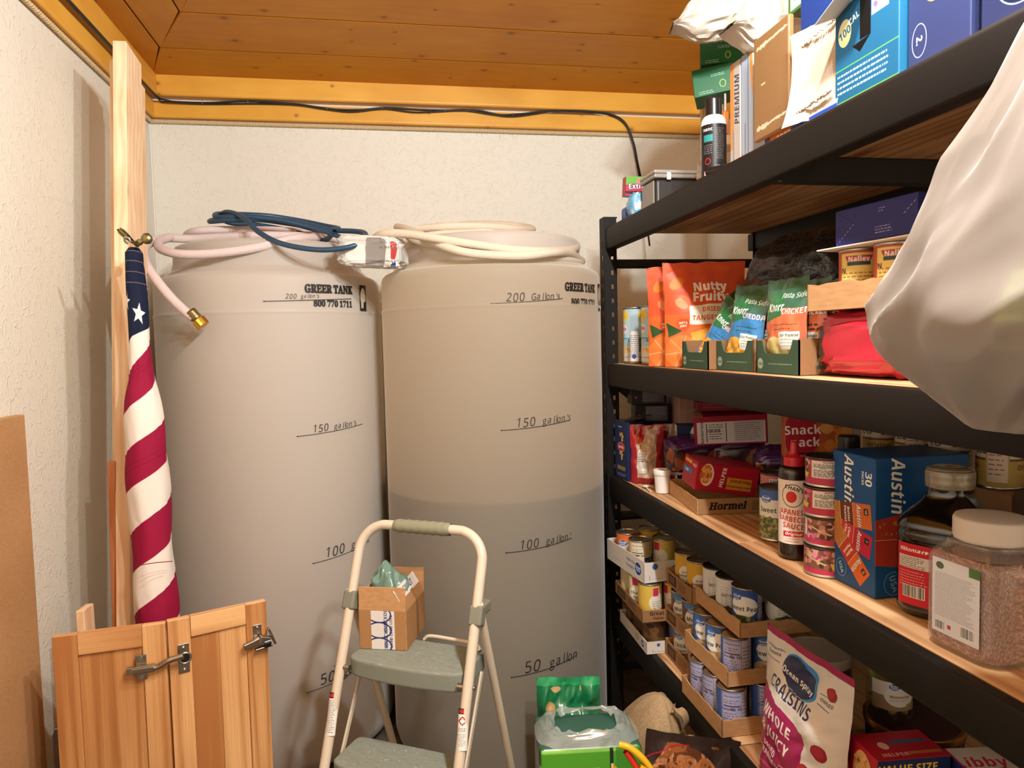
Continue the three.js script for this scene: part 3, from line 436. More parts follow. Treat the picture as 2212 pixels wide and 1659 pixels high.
{ // rolled flag leaning beside the boards
  const f = thing('rolled_flag', 'furled red, white and blue flag leaning between the boards and the left tank', 'flag');
  const a = V(-.6471, 1.7163, -2.061), b = V(-.594, 0.03, -1.932), ax = b.clone().sub(a), L = ax.length(); ax.normalize();
  const c = lab(300, 1500, (g, w, h) => { const per = h * .1235, sl = per; g.save(); fill(g, w, h, '#e6dcd0'); for (let k = -3; k < 16; k++) poly(g, [[-4, k * per + sl], [w + 4, k * per], [w + 4, k * per + per * .5], [-4, k * per + per * .5 + sl]], '#8c1538');
    poly(g, [[-4, -4], [w + 4, -4], [w + 4, h * .115], [w * .5, h * .14], [-4, h * .19]], '#141c33');
    for (const y of [.012, .028, .045, .062]) { g.strokeStyle = '#8a6a6a'; g.lineWidth = 1.5; g.beginPath(); g.moveTo(0, h * y); g.quadraticCurveTo(w * .5, h * (y - .012), w, h * y); g.stroke(); }
    const star = (x, y, r) => { const p = []; for (let i = 0; i < 10; i++) { const q = i % 2 ? r * .42 : r, t = i * .628 - 1.57 + .2; p.push([x + Math.cos(t) * q, y + Math.sin(t) * q * .8]); } poly(g, p, '#e8e2d8'); };
    star(w * .62, h * .105, 34); star(w * .40, h * .085, 30); star(w * .15, h * .11, 30); star(w * .88, h * .07, 28); g.strokeStyle = '#7a1030'; g.lineWidth = 1.4; for (const y of [.192, .2, .332, .34]) { g.beginPath(); g.moveTo(0, h * (y + .05)); g.lineTo(w, h * (y - .04)); g.stroke(); } g.restore(); });
  const side = V(.93, 0, .37).normalize(), fr = new THREE.Vector3().crossVectors(ax, side).normalize();
  const rad = (v) => lerp(.0198, .045, smooth(.03, .42, v)) + .006 * smooth(.2, .24, v) - .004 * smooth(.34, .5, v) + .002 * Math.sin(v * 26);
  const g = surf(40, 120, (u, v) => { const t = (u - .5) * 6.28318, sp = (v * 8.1 + u) % 1; let r = rad(v) * (1 + .05 * Math.sin(v * 40 + u * 12.566) + .07 * N3(Math.cos(t) * 1.2, v * 9, Math.sin(t) * 1.2)) + .0025 * smooth(0, .1, sp); if (v < .006 || v > .995) r *= .6; const p = a.clone().addScaledVector(ax, v * L).addScaledVector(side, Math.sin(t) * r).addScaledVector(fr, Math.cos(t) * r); return [p.x, p.y, p.z]; }, false);
  { const u = g.attributes.uv; for (let i = 0; i < u.count; i++) u.setY(i, 1 - u.getY(i)); } toCell(g, c);
  mesh('cloth', g, printMat(c, 'matte'), f);
  const up = ax.clone().negate();
  mesh('pole', rod(b.toArray(), a.clone().addScaledVector(up, .012).toArray(), .01), M.fir, f);
  mesh('snap_hook', tube([[-0.6552, 1.7253, -2.0430], [-0.6615, 1.7316, -2.0385], [-0.6597, 1.7415, -2.0358], [-0.6498, 1.7388, -2.0358], [-0.6462, 1.7280, -2.0385]], .003, { n: 24, k: 8 }), M.steel, f);
  { const s = lathe([[0, 0], [.008, 0], [.009, .01], [.006, .016], [.012, .02], [.016, .03], [.011, .04], [0, .043]], 24); s.scale(1, 1, .7); mesh('finial_ball', at(s, -.6354, 1.7262, -2.0475, 0, 0, -1.1), M.oldBrass, f); }
  { const w = surf(10, 24, (u, v) => { const q = (u - .5) * .02 * Math.pow(Math.sin(Math.PI * clamp(v * .85 + .12)), .8); return [-.673 + .047 * v * v + q * .75, 1.764 - .05 * v + .011 * Math.sin(v * 3) + q * .5, -2.036 + .004 * Math.cos(u * 6)]; }); mesh('finial_wing', w, P({ color: 0x8f835c, metalness: 1, roughness: .38, side: 2 }), f); }
  mesh('tie_thread', tube([[-0.6435, 0.8910, -1.9395], [-0.6210, 0.9045, -1.8945], [-0.5895, 0.9090, -1.8900], [-0.5535, 0.9000, -1.9260]], .0012, { n: 24, k: 5 }), S(0x7a1030, .9), f);
}
{ // white plastic bag and something dark at the lower left corner
  const g = crumpled(.2, .24, .26, .14, 1.6, 12); g.translate(0, .11, 0);
  single('trash_bag', 'crumpled white plastic bag poking in at the lower left corner', 'bag', g, S(0xe8e2d8, .3, { clearcoat: .5, clearcoatRoughness: .2 }), [-.83, .36, -1.40]);
  single('storage_tote', 'dark grey tote below the white bag at the lower left corner', 'tote', join([at(rbox(.2, .36, .34, .02), 0, .18, 0)]), M.blackMatte, [-.79, 0, -1.38]);
}
// ================= step ladder with parcel =================
{
  const t = thing('step_ladder', 'cream tube folding step ladder with grey green plastic steps in front of the tanks', 'ladder', [.023, 0, -1.7535], -31.3 * DEG);
  const rz = (y) => -.376 * (y - .654), X = .18, pts = []; const B = .075, top = .962;
  const yb = top - B * .93; for (const y of [0, .2, .4, .6, .78, yb]) pts.push([-X, y, rz(y)]);
  for (let i = 1; i < 6; i++) { const a = i / 6 * Math.PI / 2, y = yb + Math.sin(a) * B * .93; pts.push([-X + B * (1 - Math.cos(a)), y, rz(y)]); }
  pts.push([-X + B, top, rz(top)], [0, top, rz(top)]);
  const full = pts.concat(pts.slice(0, -1).reverse().map((p) => [-p[0], p[1], p[2]]));
  mesh('front_frame', tube(full, .0128, { n: 200, k: 14 }), M.cream, t);
  { const g = surf(40, 20, (u, v) => { const a = u * 6.283, x = (v - .5) * .165, r = .0175 + .0012 * Math.sin(x * 260 + Math.sin(a * 2) * 1.5) * (Math.abs(Math.sin(a)) > .3 ? 1 : .3) - .003 * (Math.abs(v - .5) > .47 ? 1 : 0); return [x, top + Math.sin(a) * r, rz(top) - Math.cos(a) * r * -1]; }, true); mesh('hand_grip', g, P({ color: 0x85846c, roughness: .7, side: 2 }), t); }
  const stepTex = (seed) => lab(420, 220, (g, w, h) => { fill(g, w, h, '#81877c'); const r = rng(seed); g.save(); g.beginPath(); g.rect(w * .04, h * .04, w * .92, h * .92); g.clip(); for (let i = 0; i < 260; i++) { const x = r() * w, y = r() * h; g.strokeStyle = r() < .5 ? 'rgba(74,72,60,.45)' : 'rgba(176,178,166,.5)'; g.lineWidth = 1.3; g.beginPath(); g.moveTo(x, y); g.lineTo(x + 8 + 14 * r(), y + 2 * (r() - .5)); g.stroke(); } blobs(g, w * .2, h * .1, w * .5, h * .5, seed === 2 ? 40 : 10, ['#d8d6cc', '#b9b8ac'], .6, 2.2, seed); g.restore(); });
  const step = (w, d, y, z, seed) => {
    const s = new THREE.Shape(), a = w / 2, q = .025; s.moveTo(-a + q, -d); s.lineTo(a - q, -d); s.quadraticCurveTo(a, -d, a, -d + q); s.lineTo(a, -.012); s.quadraticCurveTo(a, .004, a - .03, .012); s.quadraticCurveTo(0, .034, -a + .03, .012); s.quadraticCurveTo(-a, .004, -a, -.012); s.lineTo(-a, -d + q); s.quadraticCurveTo(-a, -d, -a + q, -d);
    const g = new THREE.ExtrudeGeometry(s, { depth: .034, bevelEnabled: true, bevelSize: .006, bevelThickness: .007, bevelOffset: -.006, bevelSegments: 3, curveSegments: 8 }); g.rotateX(Math.PI / 2); g.translate(0, y - .007, z);
    // local z of the shape's y axis is turned: shape y -> +z
    const c = stepTex(seed), u = g.attributes.uv, p = g.attributes.position; const nn = g.attributes.normal; for (let i = 0; i < u.count; i++) nn.getY(i) > .6 ? u.setXY(i, clamp(p.getX(i) / w + .5), clamp((z + .04 - p.getZ(i)) / (d + .06))) : u.setXY(i, .01, .985); toCell(g, c);
    const m = mesh('step', g, printMat(c, 'matte'), t); return m;
  };
  step(.325, .145, .645, 0, 1); step(.33, .12, .415, .085, 2);
  mesh('back_lip', tube([[-.022, .646, -.146], [-.005, .657, -.148], [.06, .657, -.148], [.13, .655, -.142], [.155, .648, -.12]], .005, { n: 30, k: 8 }), M.cream, t);
  for (const s of [-1, 1]) {
    mesh('rear_leg', rod([s * .186, .8, -.052], [s * .186, .0, -.335], .0105), M.cream, t);
    mesh('clamp', join([at(rbox(.036, .05, .034, .007), s * .182, .772, rz(.772) - .004, -.36), at(rbox(.03, .03, .05, .008), s * .185, .785, rz(.785) - .025)]), M.sageDark, t);
    mesh('strut', at(rbox(.006, .246, .014, .002), s * .172, .505, -.028, -.52), M.cream, t);
    mesh('rivet', join([at(new THREE.CylinderGeometry(.008, .008, .03, 16), s * .168, .618, .012, 0, 0, Math.PI / 2), at(new THREE.SphereGeometry(.005, 10, 8), s * .195, .62, .012)]), M.nickel, t);
    mesh('rear_foot', rod([s * .186, .0, -.335], [s * .186, .03, -.324], .014), M.sageDark, t); mesh('front_foot', rod([s * X, .0, rz(0)], [s * X, .03, rz(.03)], .017), M.sageDark, t);
    const c = lab(70, 260, (g, w, h) => { fill(g, w, h, '#e8e4dc'); rect(g, 0, 0, w, 36, '#1c1614'); oval(g, w / 2, 18, 26, 12, '#b3282e'); if (s > 0) { poly(g, [[w / 2, 48], [w - 10, 78], [w / 2, 108], [10, 78]], '#b3282e'); poly(g, [[w / 2, 58], [w - 20, 80], [w / 2, 98], [20, 80]], '#eee'); lines(g, 12, 124, 46, 3, 9, '#222', 3); lines(g, 10, 160, 50, 9, 9, '#333', 2.4); } else lines(g, 8, 50, 54, 20, 10, '#222', 3, 8); });
    const lg = new THREE.CylinderGeometry(.0133, .0133, s > 0 ? .09 : .1, 20, 1, true, -1.3, 2.6); toCell(lg, c); const lm = mesh('warning_label', lg, printMat(c, 'paper'), t), ly = s > 0 ? .535 : .515; lm.position.set(s * X, ly, rz(ly)); lm.rotation.set(-.36, .2, 0, 'YXZ'); lm.userData = { label: 'white warning sticker with red and black head' };
  }
  mesh('cross_bar', rod([-.186, .2, -.26], [.186, .2, -.26], .008), M.cream, t);
}
{ // open parcel on the top step
  const t = thing('parcel', 'small open brown carton with blue printed tape on the ladder\'s top step', 'carton', [.0, .646, -1.93], -19.7 * DEG);
  const w = .128, h = .103, d = .166, k = .003, f = .062;
  const tape = (g, W, H, x, y, a, b) => { rect(g, x, y, a, b, '#dcd8d2'); const r = rng(4); for (let i = 0; i < 3; i++) { g.save(); g.beginPath(); g.rect(x, y, a, b); g.clip(); ring(g, x + a * .35, y + b * (.1 + i * .4), a * .5, b * .2, '#2b3566', 5); text(g, 'KNOCKOUT', x + a * .62, y + b * (.22 + .38 * i), a * .2, '#2b3566', { rot: -1.57 }); text(g, 'TO LOVE', x + a * .85, y + b * (.3 + .3 * i), a * .16, '#2b3566', { rot: -1.57 }); g.restore(); } };
  const panel = (nm, a, b, x, y, z, rx, ry, draw, lb) => { const g = rbox(a, b, k, .001); let m = M.card; if (draw) { const c = lab(a * 1400, b * 1400, (q, A, B) => { fill(q, A, B, '#a47a50'); draw(q, A, B); }); toCell(g, c); m = printMat(c, 'matte'); } const o = mesh(nm, at(g, 0, nm === 'flap' ? b / 2 : 0, 0), m, t); o.position.set(x, y, z); o.rotation.order = 'YXZ'; o.rotation.set(rx, ry, 0); if (lb) o.userData = { label: lb }; return o; };
  panel('side_panel', w, h, 0, h / 2, d / 2, 0, 0, (g, W, H) => tape(g, W, H, W * .26, 0, W * .5, H), 'front side with blue printed tape'); panel('side_panel', w, h, 0, h / 2, -d / 2, 0, Math.PI); panel('side_panel', d, h, w / 2, h / 2, 0, 0, Math.PI / 2, (g, W, H) => { rect(g, W * .52, 0, W * .13, H, '#8a623c'); }); panel('side_panel', d, h, -w / 2, h / 2, 0, 0, -Math.PI / 2); panel('bottom_panel', w, d, 0, .002, 0, -Math.PI / 2, 0);
  panel('flap', w, f, 0, h, d / 2, -.06, 0); panel('flap', w, f, 0, h, -d / 2, .1, Math.PI); panel('flap', d, f, w / 2, h, 0, -.55, Math.PI / 2, (g, W, H) => { rect(g, 0, 0, W, H * .55, '#e2dfd9'); text(g, 'KNOCKOUT', W * .4, H * .28, H * .36, '#33407c'); rect(g, W * .52, H * .5, W * .13, H, '#8a623c'); }, 'flap with white and blue tape'); panel('flap', d, f * .7, -w / 2, h, 0, -.1, -Math.PI / 2);
  const pil = new THREE.Group(); pil.name = 'air_pillow'; t.add(pil);
  const g = surf(40, 40, (u, v) => { const a = u * 6.283, r = Math.pow(1 - v, .75) * (1 + .25 * N3(Math.cos(a) * 1.5, v * 3, Math.sin(a) * 1.5)); const q = 1 + .35 * smooth(.1, .5, v) * smooth(1, .5, v); return [Math.cos(a) * r * .058 * q - .008 - .012 * v, .085 + v * .125 + .02 * N3(Math.cos(a) * 1.5, v * 3, Math.sin(a) * 1.5) * (1 - v), -Math.sin(a) * r * .074 - .008]; }, true);
  mesh('film', g, P({ color: 0x9cc4b4, roughness: .12, transmission: .55, thickness: 0, side: 2, clearcoat: 1, clearcoatRoughness: .08 }), pil);
}
// ================= shelf rack =================
const TA = -Math.PI / 2;                              // turned to face the aisle
{
  const t = thing('shelf_rack', 'black steel shelf rack along the right wall, four shelves with wooden boards', 'shelf rack');
  const holes = (w, h, kind) => { const s = new THREE.Shape(); s.moveTo(0, 0); s.lineTo(w, 0); s.lineTo(w, h); s.lineTo(0, h); s.closePath(); for (let y = .06; y < h - .05; y += .0508) { const p = new THREE.Path(); if (kind) { const x = w * .62; p.moveTo(x - .0045, y - .008); p.lineTo(x - .0045, y + .008); p.lineTo(x + .0045, y + .008); p.lineTo(x + .0045, y - .008); } else { const x = w * .42; p.moveTo(x - .003, y - .011); p.lineTo(x - .005, y + .012); p.lineTo(x + .005, y + .012); p.lineTo(x + .003, y - .011); } p.closePath(); s.holes.push(p); } return new THREE.ExtrudeGeometry(s, { depth: .0018, bevelEnabled: false }); };
  const PH = 1.885;
  const post = (x, z, sx, sz) => { // corner of the angle at (x, z); flanges run to +sx in x and +sz in z
    const a = holes(.046, PH, true); if (sx < 0) a.scale(-1, 1, 1); a.translate(x, 0, z); const b = holes(.05, PH, false); b.rotateY(-Math.PI / 2); if (sz < 0) b.scale(1, 1, -1); b.translate(x, 0, z);
    for (const g of [a, b]) { const flip = (g === a && sx < 0) || (g === b && sz < 0); if (flip) { const p = g.attributes; for (let i = 0; i < p.position.count; i += 3) for (const k of ['position', 'normal', 'uv']) { const A = p[k]; for (let c = 0; c < A.itemSize; c++) { const q = A.array[(i + 1) * A.itemSize + c]; A.array[(i + 1) * A.itemSize + c] = A.array[(i + 2) * A.itemSize + c]; A.array[(i + 2) * A.itemSize + c] = q; } } g.computeVertexNormals(); } }
    mesh('post', join([a, b, at(rbox(.052, .004, .052, .001), x + sx * .024, PH, z + sz * .024), at(rbox(.056, .006, .056, .001), x + sx * .024, .003, z + sz * .024)]), M.black, t);
  };
  post(XF - .004, ZFAR + .048, 1, -1); post(XREAR, ZFAR + .048, -1, -1); post(XF - .004, ZNEAR - .048, 1, 1); post(XREAR, ZNEAR - .048, -1, 1);
  const beam = (x, y, sx, nm) => { const s = new THREE.Shape(), h = .08; s.moveTo(0, -h + .006); s.lineTo(0, -.012); s.quadraticCurveTo(0, 0, .012, 0); s.lineTo(.02, 0); s.lineTo(.02, -.018); s.lineTo(.04, -.018); s.lineTo(.04, -h + .004); s.quadraticCurveTo(.04, -h, .036, -h); s.lineTo(.006, -h); s.quadraticCurveTo(0, -h, 0, -h + .006); const L = ZNEAR - ZFAR - .004, g = new THREE.ExtrudeGeometry(s, { depth: L, bevelEnabled: false, curveSegments: 5 }); if (sx < 0) g.rotateY(Math.PI).translate(0, 0, L); g.translate(x, y, ZFAR + .002); mesh(nm, toCreasedNormals(g, .5), M.black, t); };
  const boardM = M.ply;
  for (let i = 1; i <= 4; i++) {
    beam(XF, SH[i] - .001, 1, 'beam'); beam(XREAR, SH[i] - .001, -1, 'beam');
    const W = XREAR - XF - .046, n = 2, L = (ZNEAR - ZFAR - .02) / n;
    for (let k = 0; k < n; k++) mesh('shelf_board', at(rbox(W, .0158, L - .004, .001, 3.2, 10 + i * 3 + k), (XF + XREAR) / 2, SH[i] - .0085, ZFAR + .01 + L * (k + .5)), boardM, t);
    mesh('tie_bar', at(rbox(XREAR - XF - .082, .055, .035, .003), (XF + XREAR) / 2, SH[i] - .0450, -1.46), M.blackMatte, t);
    for (const z of [ZFAR + .3, -1.62]) mesh('rivet', at(new THREE.SphereGeometry(.006, 10, 8), XF + .034, SH[i] - .079, z + .22), M.darkTin, t);
  }
  const bar = (a, b, nm) => { const g = rod(a, b, .017, 4); mesh(nm, g, M.blackMatte, t); };
  for (const z of [ZFAR + .022, ZNEAR - .022]) { for (const y of [1.72, 1.30, .78, .20]) bar([XF + .03, y, z], [XREAR - .03, y, z], 'side_rail'); bar([XF + .03, 1.29, z], [XREAR - .03, .80, z], 'brace'); bar([XF + .03, .22, z], [XREAR - .03, .76, z], 'brace'); }
}
// ---- placing helpers: carton thing ----
function box(name, label, cat, w, h, d, o, pos, turn = TA, group, rot) { const c = carton(w, h, d, o, o.ppm ?? 1400), m = mesh(name, c.geo, c.mat); c.geo.translate(0, h / 2, 0); m.position.set(...pos); m.rotation.order = 'YXZ'; m.rotation.set(rot?.[0] ?? 0, turn, rot?.[1] ?? 0); return tag(m, label, cat, group); }
function bag(name, label, cat, w, h, t, front, o, pos, turn = TA, rot, group) { const c = pouchPrint(w, h, t, front, o, o.back), m = mesh(name, c.geo, c.mat); m.position.set(...pos); m.rotation.order = 'YXZ'; m.rotation.set(rot?.[0] ?? 0, turn, rot?.[1] ?? 0); return tag(m, label, cat, group); }
const flap = (m, name, w, d, pos, rot, mat) => { const f = mesh(name, rbox(w, .002, d, .0008), mat, m); f.position.set(...pos); f.rotation.order = 'YXZ'; f.rotation.set(...rot); return f; };

// ================= top shelf =================
const y1 = SH[1] + .001;
single('bottle_cap_box', 'small bright blue plastic tub at the far end of the top shelf', 'tub', at(rbox(.052, .052, .06, .01), 0, .026, 0), S(0x1c3aa0, .3), [.866, y1, -2.40]);
{ const c = lab(220, 140, (g, w, h) => { fill(g, w, h, '#d6dade'); rect(g, w * .45, 0, w * .3, h, '#62a9d8'); blobs(g, 0, 0, w, h, 30, ['#eef0f2', '#b8c4cc', '#7fb9de'], 4, 14); lines(g, 20, 40, 70, 7, 10, '#44506a', 2); });
  single('snack_bag', 'crumpled clear and light blue packet under the green gum box', 'packet', toCell(crumpled(.085, .088, .075, .14, 2.2, 5, 32, .6), c), printMat(c, 'film'), [.878, y1 + .042, -2.33]); }
box('gum_box', 'green and pink chewing gum box tilted on a blue packet, top shelf far end', 'box', .094, .066, .05, { col: '#63a03a', front: (g, w, h) => { poly(g, [[0, h], [0, h * .45], [w, h * .2], [w, h]], '#c2284e'); poly(g, [[w * .5, h * .05], [w * .72, h * .5], [w * .3, h * .5]], '#d8707e'); text(g, 'Extra', w * .42, h * .5, h * .36, '#f4f2ee', { stroke: '#1c1c1c', rot: -.06 }); rect(g, 0, h * .76, w * .45, h * .14, '#2a1a1e'); }, top: (g, w, h) => fill(g, w, h, '#9ad3b0'), side: (g, w, h) => fill(g, w, h, '#b8274c') }, [.884, y1 + .084, -2.385], -.1, null, [.08, -.04]);
{ const t = thing('storage_case', 'black plastic storage case with clear latched lid on the top shelf', 'case', [.96, y1, -2.21], 0); mesh('tub', at(rbox(.2, .095, .12, .012), 0, .0475, 0), S(0x2a2624, .4), t); mesh('rim', at(rbox(.214, .014, .134, .005), 0, .102, 0), S(0x8f8a82, .3), t); mesh('lid', at(rbox(.216, .012, .136, .005), 0, .115, 0), S(0xcfc9c0, .2, { transmission: .5, thickness: 0 }), t); for (const x of [-.06, .04]) mesh('latch', at(rbox(.014, .024, .008, .003), x, .1, .07), S(0xe4e0d8, .3), t); mesh('end_panel', at(rbox(.004, .088, .1, .004), -.102, .046, 0), S(0x8f8a80, .45), t); }
{ const t = thing('clear_jar', 'clear plastic jar with a white lid behind the black aerosol', 'jar', [1.045, y1, -2.06], .2); const g = surf(40, 16, (u, v) => { const a = u * 6.283, f = (x) => Math.sign(x) * Math.pow(Math.abs(x), .55), y = v * .165, k = .068 * (1 - .55 * smooth(.75, 1, v)) * (v < .05 ? .92 + v * 1.6 : 1); return [f(Math.cos(a)) * k, y, -f(Math.sin(a)) * k]; }, true); mesh('jar_body', g, M.plastic, t); mesh('lid', at(lathe([[0, .03], [.046, .03], [.05, .026], [.05, .003], [.047, 0], [0, 0]], 32), 0, .165, 0), M.white, t); mesh('contents', at(crumpled(.1, .07, .1, .15, 2, 9, 24), 0, .04, 0), S(0xb6a48c, .7), t); }
{ const t = thing('aerosol_can', 'black aerosol can with white shoulder and black cap on the top shelf', 'spray can', [.885, y1, -1.80], 0); const c = lab(330, 230, (g, w, h) => { fill(g, w, h, '#1b1615'); rect(g, w * .34, h * .2, w * .13, h * .12, '#2b7f7c'); text(g, 'nanc', w * .4, h * .1, 20, '#ddd'); lines(g, w * .34, h * .38, w * .14, 5, 8, '#999', 2); ring(g, w * .4, h * .66, 12, 12, '#b3282e', 3); rect(g, w * .5, h * .06, w * .14, h * .62, '#241e1c'); lines(g, w * .51, h * .1, w * .12, 18, 7, '#8a847c', 1.6); lines(g, w * .5, h * .74, w * .14, 4, 7, '#c2bcb2', 1.6); rect(g, w * .34, h * .82, w * .16, h * .18, '#c9858a'); lines(g, w * .35, h * .86, w * .13, 4, 7, '#fff', 2); }); const g = new THREE.CylinderGeometry(.0325, .0325, .150, 32, 1, true, Math.PI, 6.2832); g.translate(0, .078, 0); mesh('label', toCell(g, c), printMat(c, 'card'), t).rotation.y = -.35; mesh('shoulder', lathe([[.033, .15], [.0335, .156], [.031, .166], [.026, .174], [.021, .177]], 32), M.white, t); mesh('cap', lathe([[.021, .176], [.0215, .178], [.0215, .218], [.020, .222], [0, .222]], 28), M.blackGloss, t); mesh('base', lathe([[0, .004], [.03, .004], [.0335, 0], [.034, .003], [.0325, .006]], 32), M.tin, t); }
single('flashlight', 'small black torch with red switch lying beside the aerosol', 'torch', join([rod([0, 0, -.05], [0, 0, .03], .0105), rod([0, 0, .03], [0, 0, .05], .0125, 16, .0155)]), M.blackGloss, [.863, y1 + .0165, -1.70], [0, .5, 0]);
single('metal_canister', 'tall narrow silver canister carrying the green cartons at the back', 'canister', lathe([[0, 0], [.036, 0], [.036, .335], [.033, .34], [0, .34]], 28), M.steel, [1.075, y1, -2.20]);
const greenBox = { col: '#1d5a33', front: (g, w, h) => { text(g, 'BU', w * .86, h * .4, h * .3, '#e6d84a'); rect(g, w * .74, h * .1, w * .26, h * .1, '#b3282e'); ring(g, w * .55, h * .68, h * .1, h * .13, '#a9b74a', 3); lines(g, w * .1, h * .84, w * .28, 2, 8, '#cfe0cf', 2); lines(g, w * .35, h * .3, w * .26, 2, 7, '#cfe0cf', 2); } };
box('green_carton', 'lower dark green carton balanced on the silver canister, top shelf', 'box', .16, .085, .12, greenBox, [1.075, y1 + .341, -2.13], -.5, null, [0, .1]);
box('green_carton', 'upper dark green carton above another green carton, top shelf far end', 'box', .15, .075, .12, greenBox, [1.095, y1 + .438, -2.15], -.42);
{ const t = thing('lighter', 'orange long utility lighter standing on the clear jar\'s lid', 'lighter', [1.03, y1 + .196, -2.02], .3); mesh('handle', at(rbox(.02, .07, .014, .005), 0, .035, 0), S(0xe07a22, .35), t); mesh('nozzle', rod([0, .07, 0], [0, .12, 0], .004), M.steel, t); }
for (const [i, z, lb] of [[0, -1.655, 'left cracker box with orange edge, standing on the top shelf'], [1, -1.60, 'right pale blue cracker box with vertical lettering, on the top shelf']])
  box('cracker_box', lb, 'box', .052, .262, .16, { col: i ? '#98a4b4' : '#b5ada4', front: (g, w, h) => { if (i) { poly(g, [[w * .7, 0], [w, 0], [w, h * .42], [w * .85, h * .3]], '#c78a4c'); rect(g, w * .58, 0, 3, h, '#40434a'); poly(g, [[0, h], [w * .5, h], [0, h * .86]], '#c2496a'); } else { rect(g, 0, 0, w * .4, h * .8, '#d88a4a'); text(g, 'PREMIUM', w * .68, h * .36, w * .62, '#39435a', { rot: -1.57, st: 'italic bold', sx: .8 }); } rect(g, w * .28, h * .62, w * .12, h * .3, '#7d8894'); } }, [.95, y1, z], TA + (i ? .04 : 0), 'cracker boxes on the top shelf');
box('tall_carton', 'tall grey carton with red emblem standing behind the cracker boxes', 'box', .10, .54, .12, { col: '#9aa0a8', front: (g, w, h) => { rect(g, w * .5, 0, 3, h, '#70767e'); }, side: (g, w, h) => { fill(g, w, h, '#d6d4d0'); poly(g, [[0, 0], [w * .8, 0], [0, h * .3]], '#c22334'); ring(g, w * .3, h * .07, w * .22, w * .2, '#f2e4e0', 4); } }, [1.085, y1, -1.80], TA);
{ const paper = S(0xbfb1a0, .55, { side: 2 });
  const sack = (label, pos, rot, L, r, seed) => { const g = surf(40, 44, (u, v) => { const a = u * 6.283, k = Math.pow(Math.sin(Math.PI * clamp(.06 + v * .9)), .55), fl = smooth(.18, 0, v), R = r * k * (1 + .16 * (1 - Math.abs(N3(Math.cos(a) * 1.4 + seed, v * 4, Math.sin(a) * 1.4)) * 2)); const y = Math.sin(a) * R * (1 - fl * .85), z = Math.cos(a) * R * (1 + fl * .5); return [(v - .5) * L, y, z]; }, true); single('paper_sack', label, 'sack', toCreasedNormals(g, .5), paper, pos, rot); };
  sack('upper white paper sack with pointed end, sticking out above the top shelf', [.99, y1 + .50, -1.90], [0, -.25, .22], .34, .062, 3);
  sack('lower white paper sack lying on the cracker boxes', [.955, y1 + .318, -1.58], [0, .06, .1], .30, .062, 8); }
box('orange_carton', 'low orange and purple carton peeking below the brown backing board', 'box', .12, .2, .06, { col: '#d07840', front: (g, w, h) => { rect(g, 0, 0, w * .2, h, '#5a4a78'); text(g, 'GOOD', w * .65, h * .9, h * .1, '#f2ede6'); text(g, '4Y', w * .4, h * .8, h * .09, '#f2ede6'); } }, [.895, y1, -1.45]);
{ const glue = (g, w, h, y, seed) => { const r = rng(seed); for (let x = w * .12; x < w * .95; x += 5) oval(g, x, y - (x - w * .5) * .04 + r() * 3, 4 + 4 * r(), 2 + 5 * r() * (x < w * .4 ? 1.4 : .6), '#cdb498'); };
  box('carton_backing', 'plain brown carton back with torn glue strips, on the top shelf', 'carton', .142, .225, .014, { r: .004, col: '#82613f', front: (g, w, h) => { glue(g, w, h, h * .1, 3); glue(g, w, h, h * .88, 6); oval(g, w * .3, h * .48, 14, 3, '#cdb498'); } }, [.85, y1 + .028, -1.447], TA, null, [0, 0]);
  box('blue_carton', 'royal blue carton behind the torn white flap, top shelf', 'box', .155, .27, .16, { col: '#1b3370', front: (g, w, h) => rect(g, w * .86, 0, w * .14, h, '#2a2a52') }, [.932, y1, -1.27]);
  const t = single('torn_flap', 'bent white carton flap with torn edges leaning against a blue carton', 'carton', surf(14, 16, (u, v) => [(u - .5) * .148, v * .185 - .02 * (u - .5) * (1 - v) * 0, .03 * Math.pow(v - .55, 2) * (u < .4 ? 1.6 : .5) + .012 * smooth(.35, .0, u)]), P({ color: 0xb3a797, roughness: .7, side: 2 }), [.835, y1 + .006, -1.272], [-.08, TA, 0]);
  const r = rng(4), tear = []; for (const [v, n] of [[.14, 34], [.86, 16]]) for (let i = 0; i < n; i++) { const u = .1 + .85 * i / n; tear.push(at(new THREE.SphereGeometry(.0015 + .0028 * r(), 6, 4), (u - .5) * .148, v * .185 + .01 * (u - .5) + .004 * r(), .006 + .03 * Math.pow(v - .55, 2), 0, r() * 3, 0)); }
  mesh('torn_edge', join(tear), S(0xc9b094, .9), t); mesh('blue_edge', at(rbox(.15, .012, .003, .001), 0, .001, .004), S(0x1c3f94, .5), t); }
{ const b = box('teal_carton', 'open teal blue carton with a lifted white-backed flap, top shelf', 'box', .165, .20, .15, { col: '#1c5678', front: (g, w, h) => { rect(g, w * .42, h * .05, w * .17, h * .45, '#0d0b0b'); poly(g, [[w * .30, h * .52], [w * .59, h * .5], [w * .42, h * .6]], '#0d0b0b'); rect(g, w * .6, h * .02, w * .26, h * .34, '#8f88a0'); blobs(g, w * .62, h * .04, w * .2, h * .28, 14, ['#c9a55a', '#6a5a9a', '#c9c2d0'], 3, 8); oval(g, w * .17, h * .36, w * .11, h * .12, '#e0d49a'); text(g, '100', w * .17, h * .36, h * .1, '#1f5f8c', { rot: -.3 }); text(g, 'CAL', w * .32, h * .28, h * .08, '#e8e4d8', { rot: -.3 }); lines(g, w * .05, h * .72, w * .85, 4, h * .05, '#cfe2ee', 5); rect(g, 0, h * .66, w, 3, '#5aa34a'); rect(g, 0, h * .95, w, 3, '#5aa34a'); } }, [.908, y1, -1.125], TA);
  flap(b, 'lifted_flap', .10, .05, [-.03, .17, .1], [.35, 0, .25], M.cardWhite); }
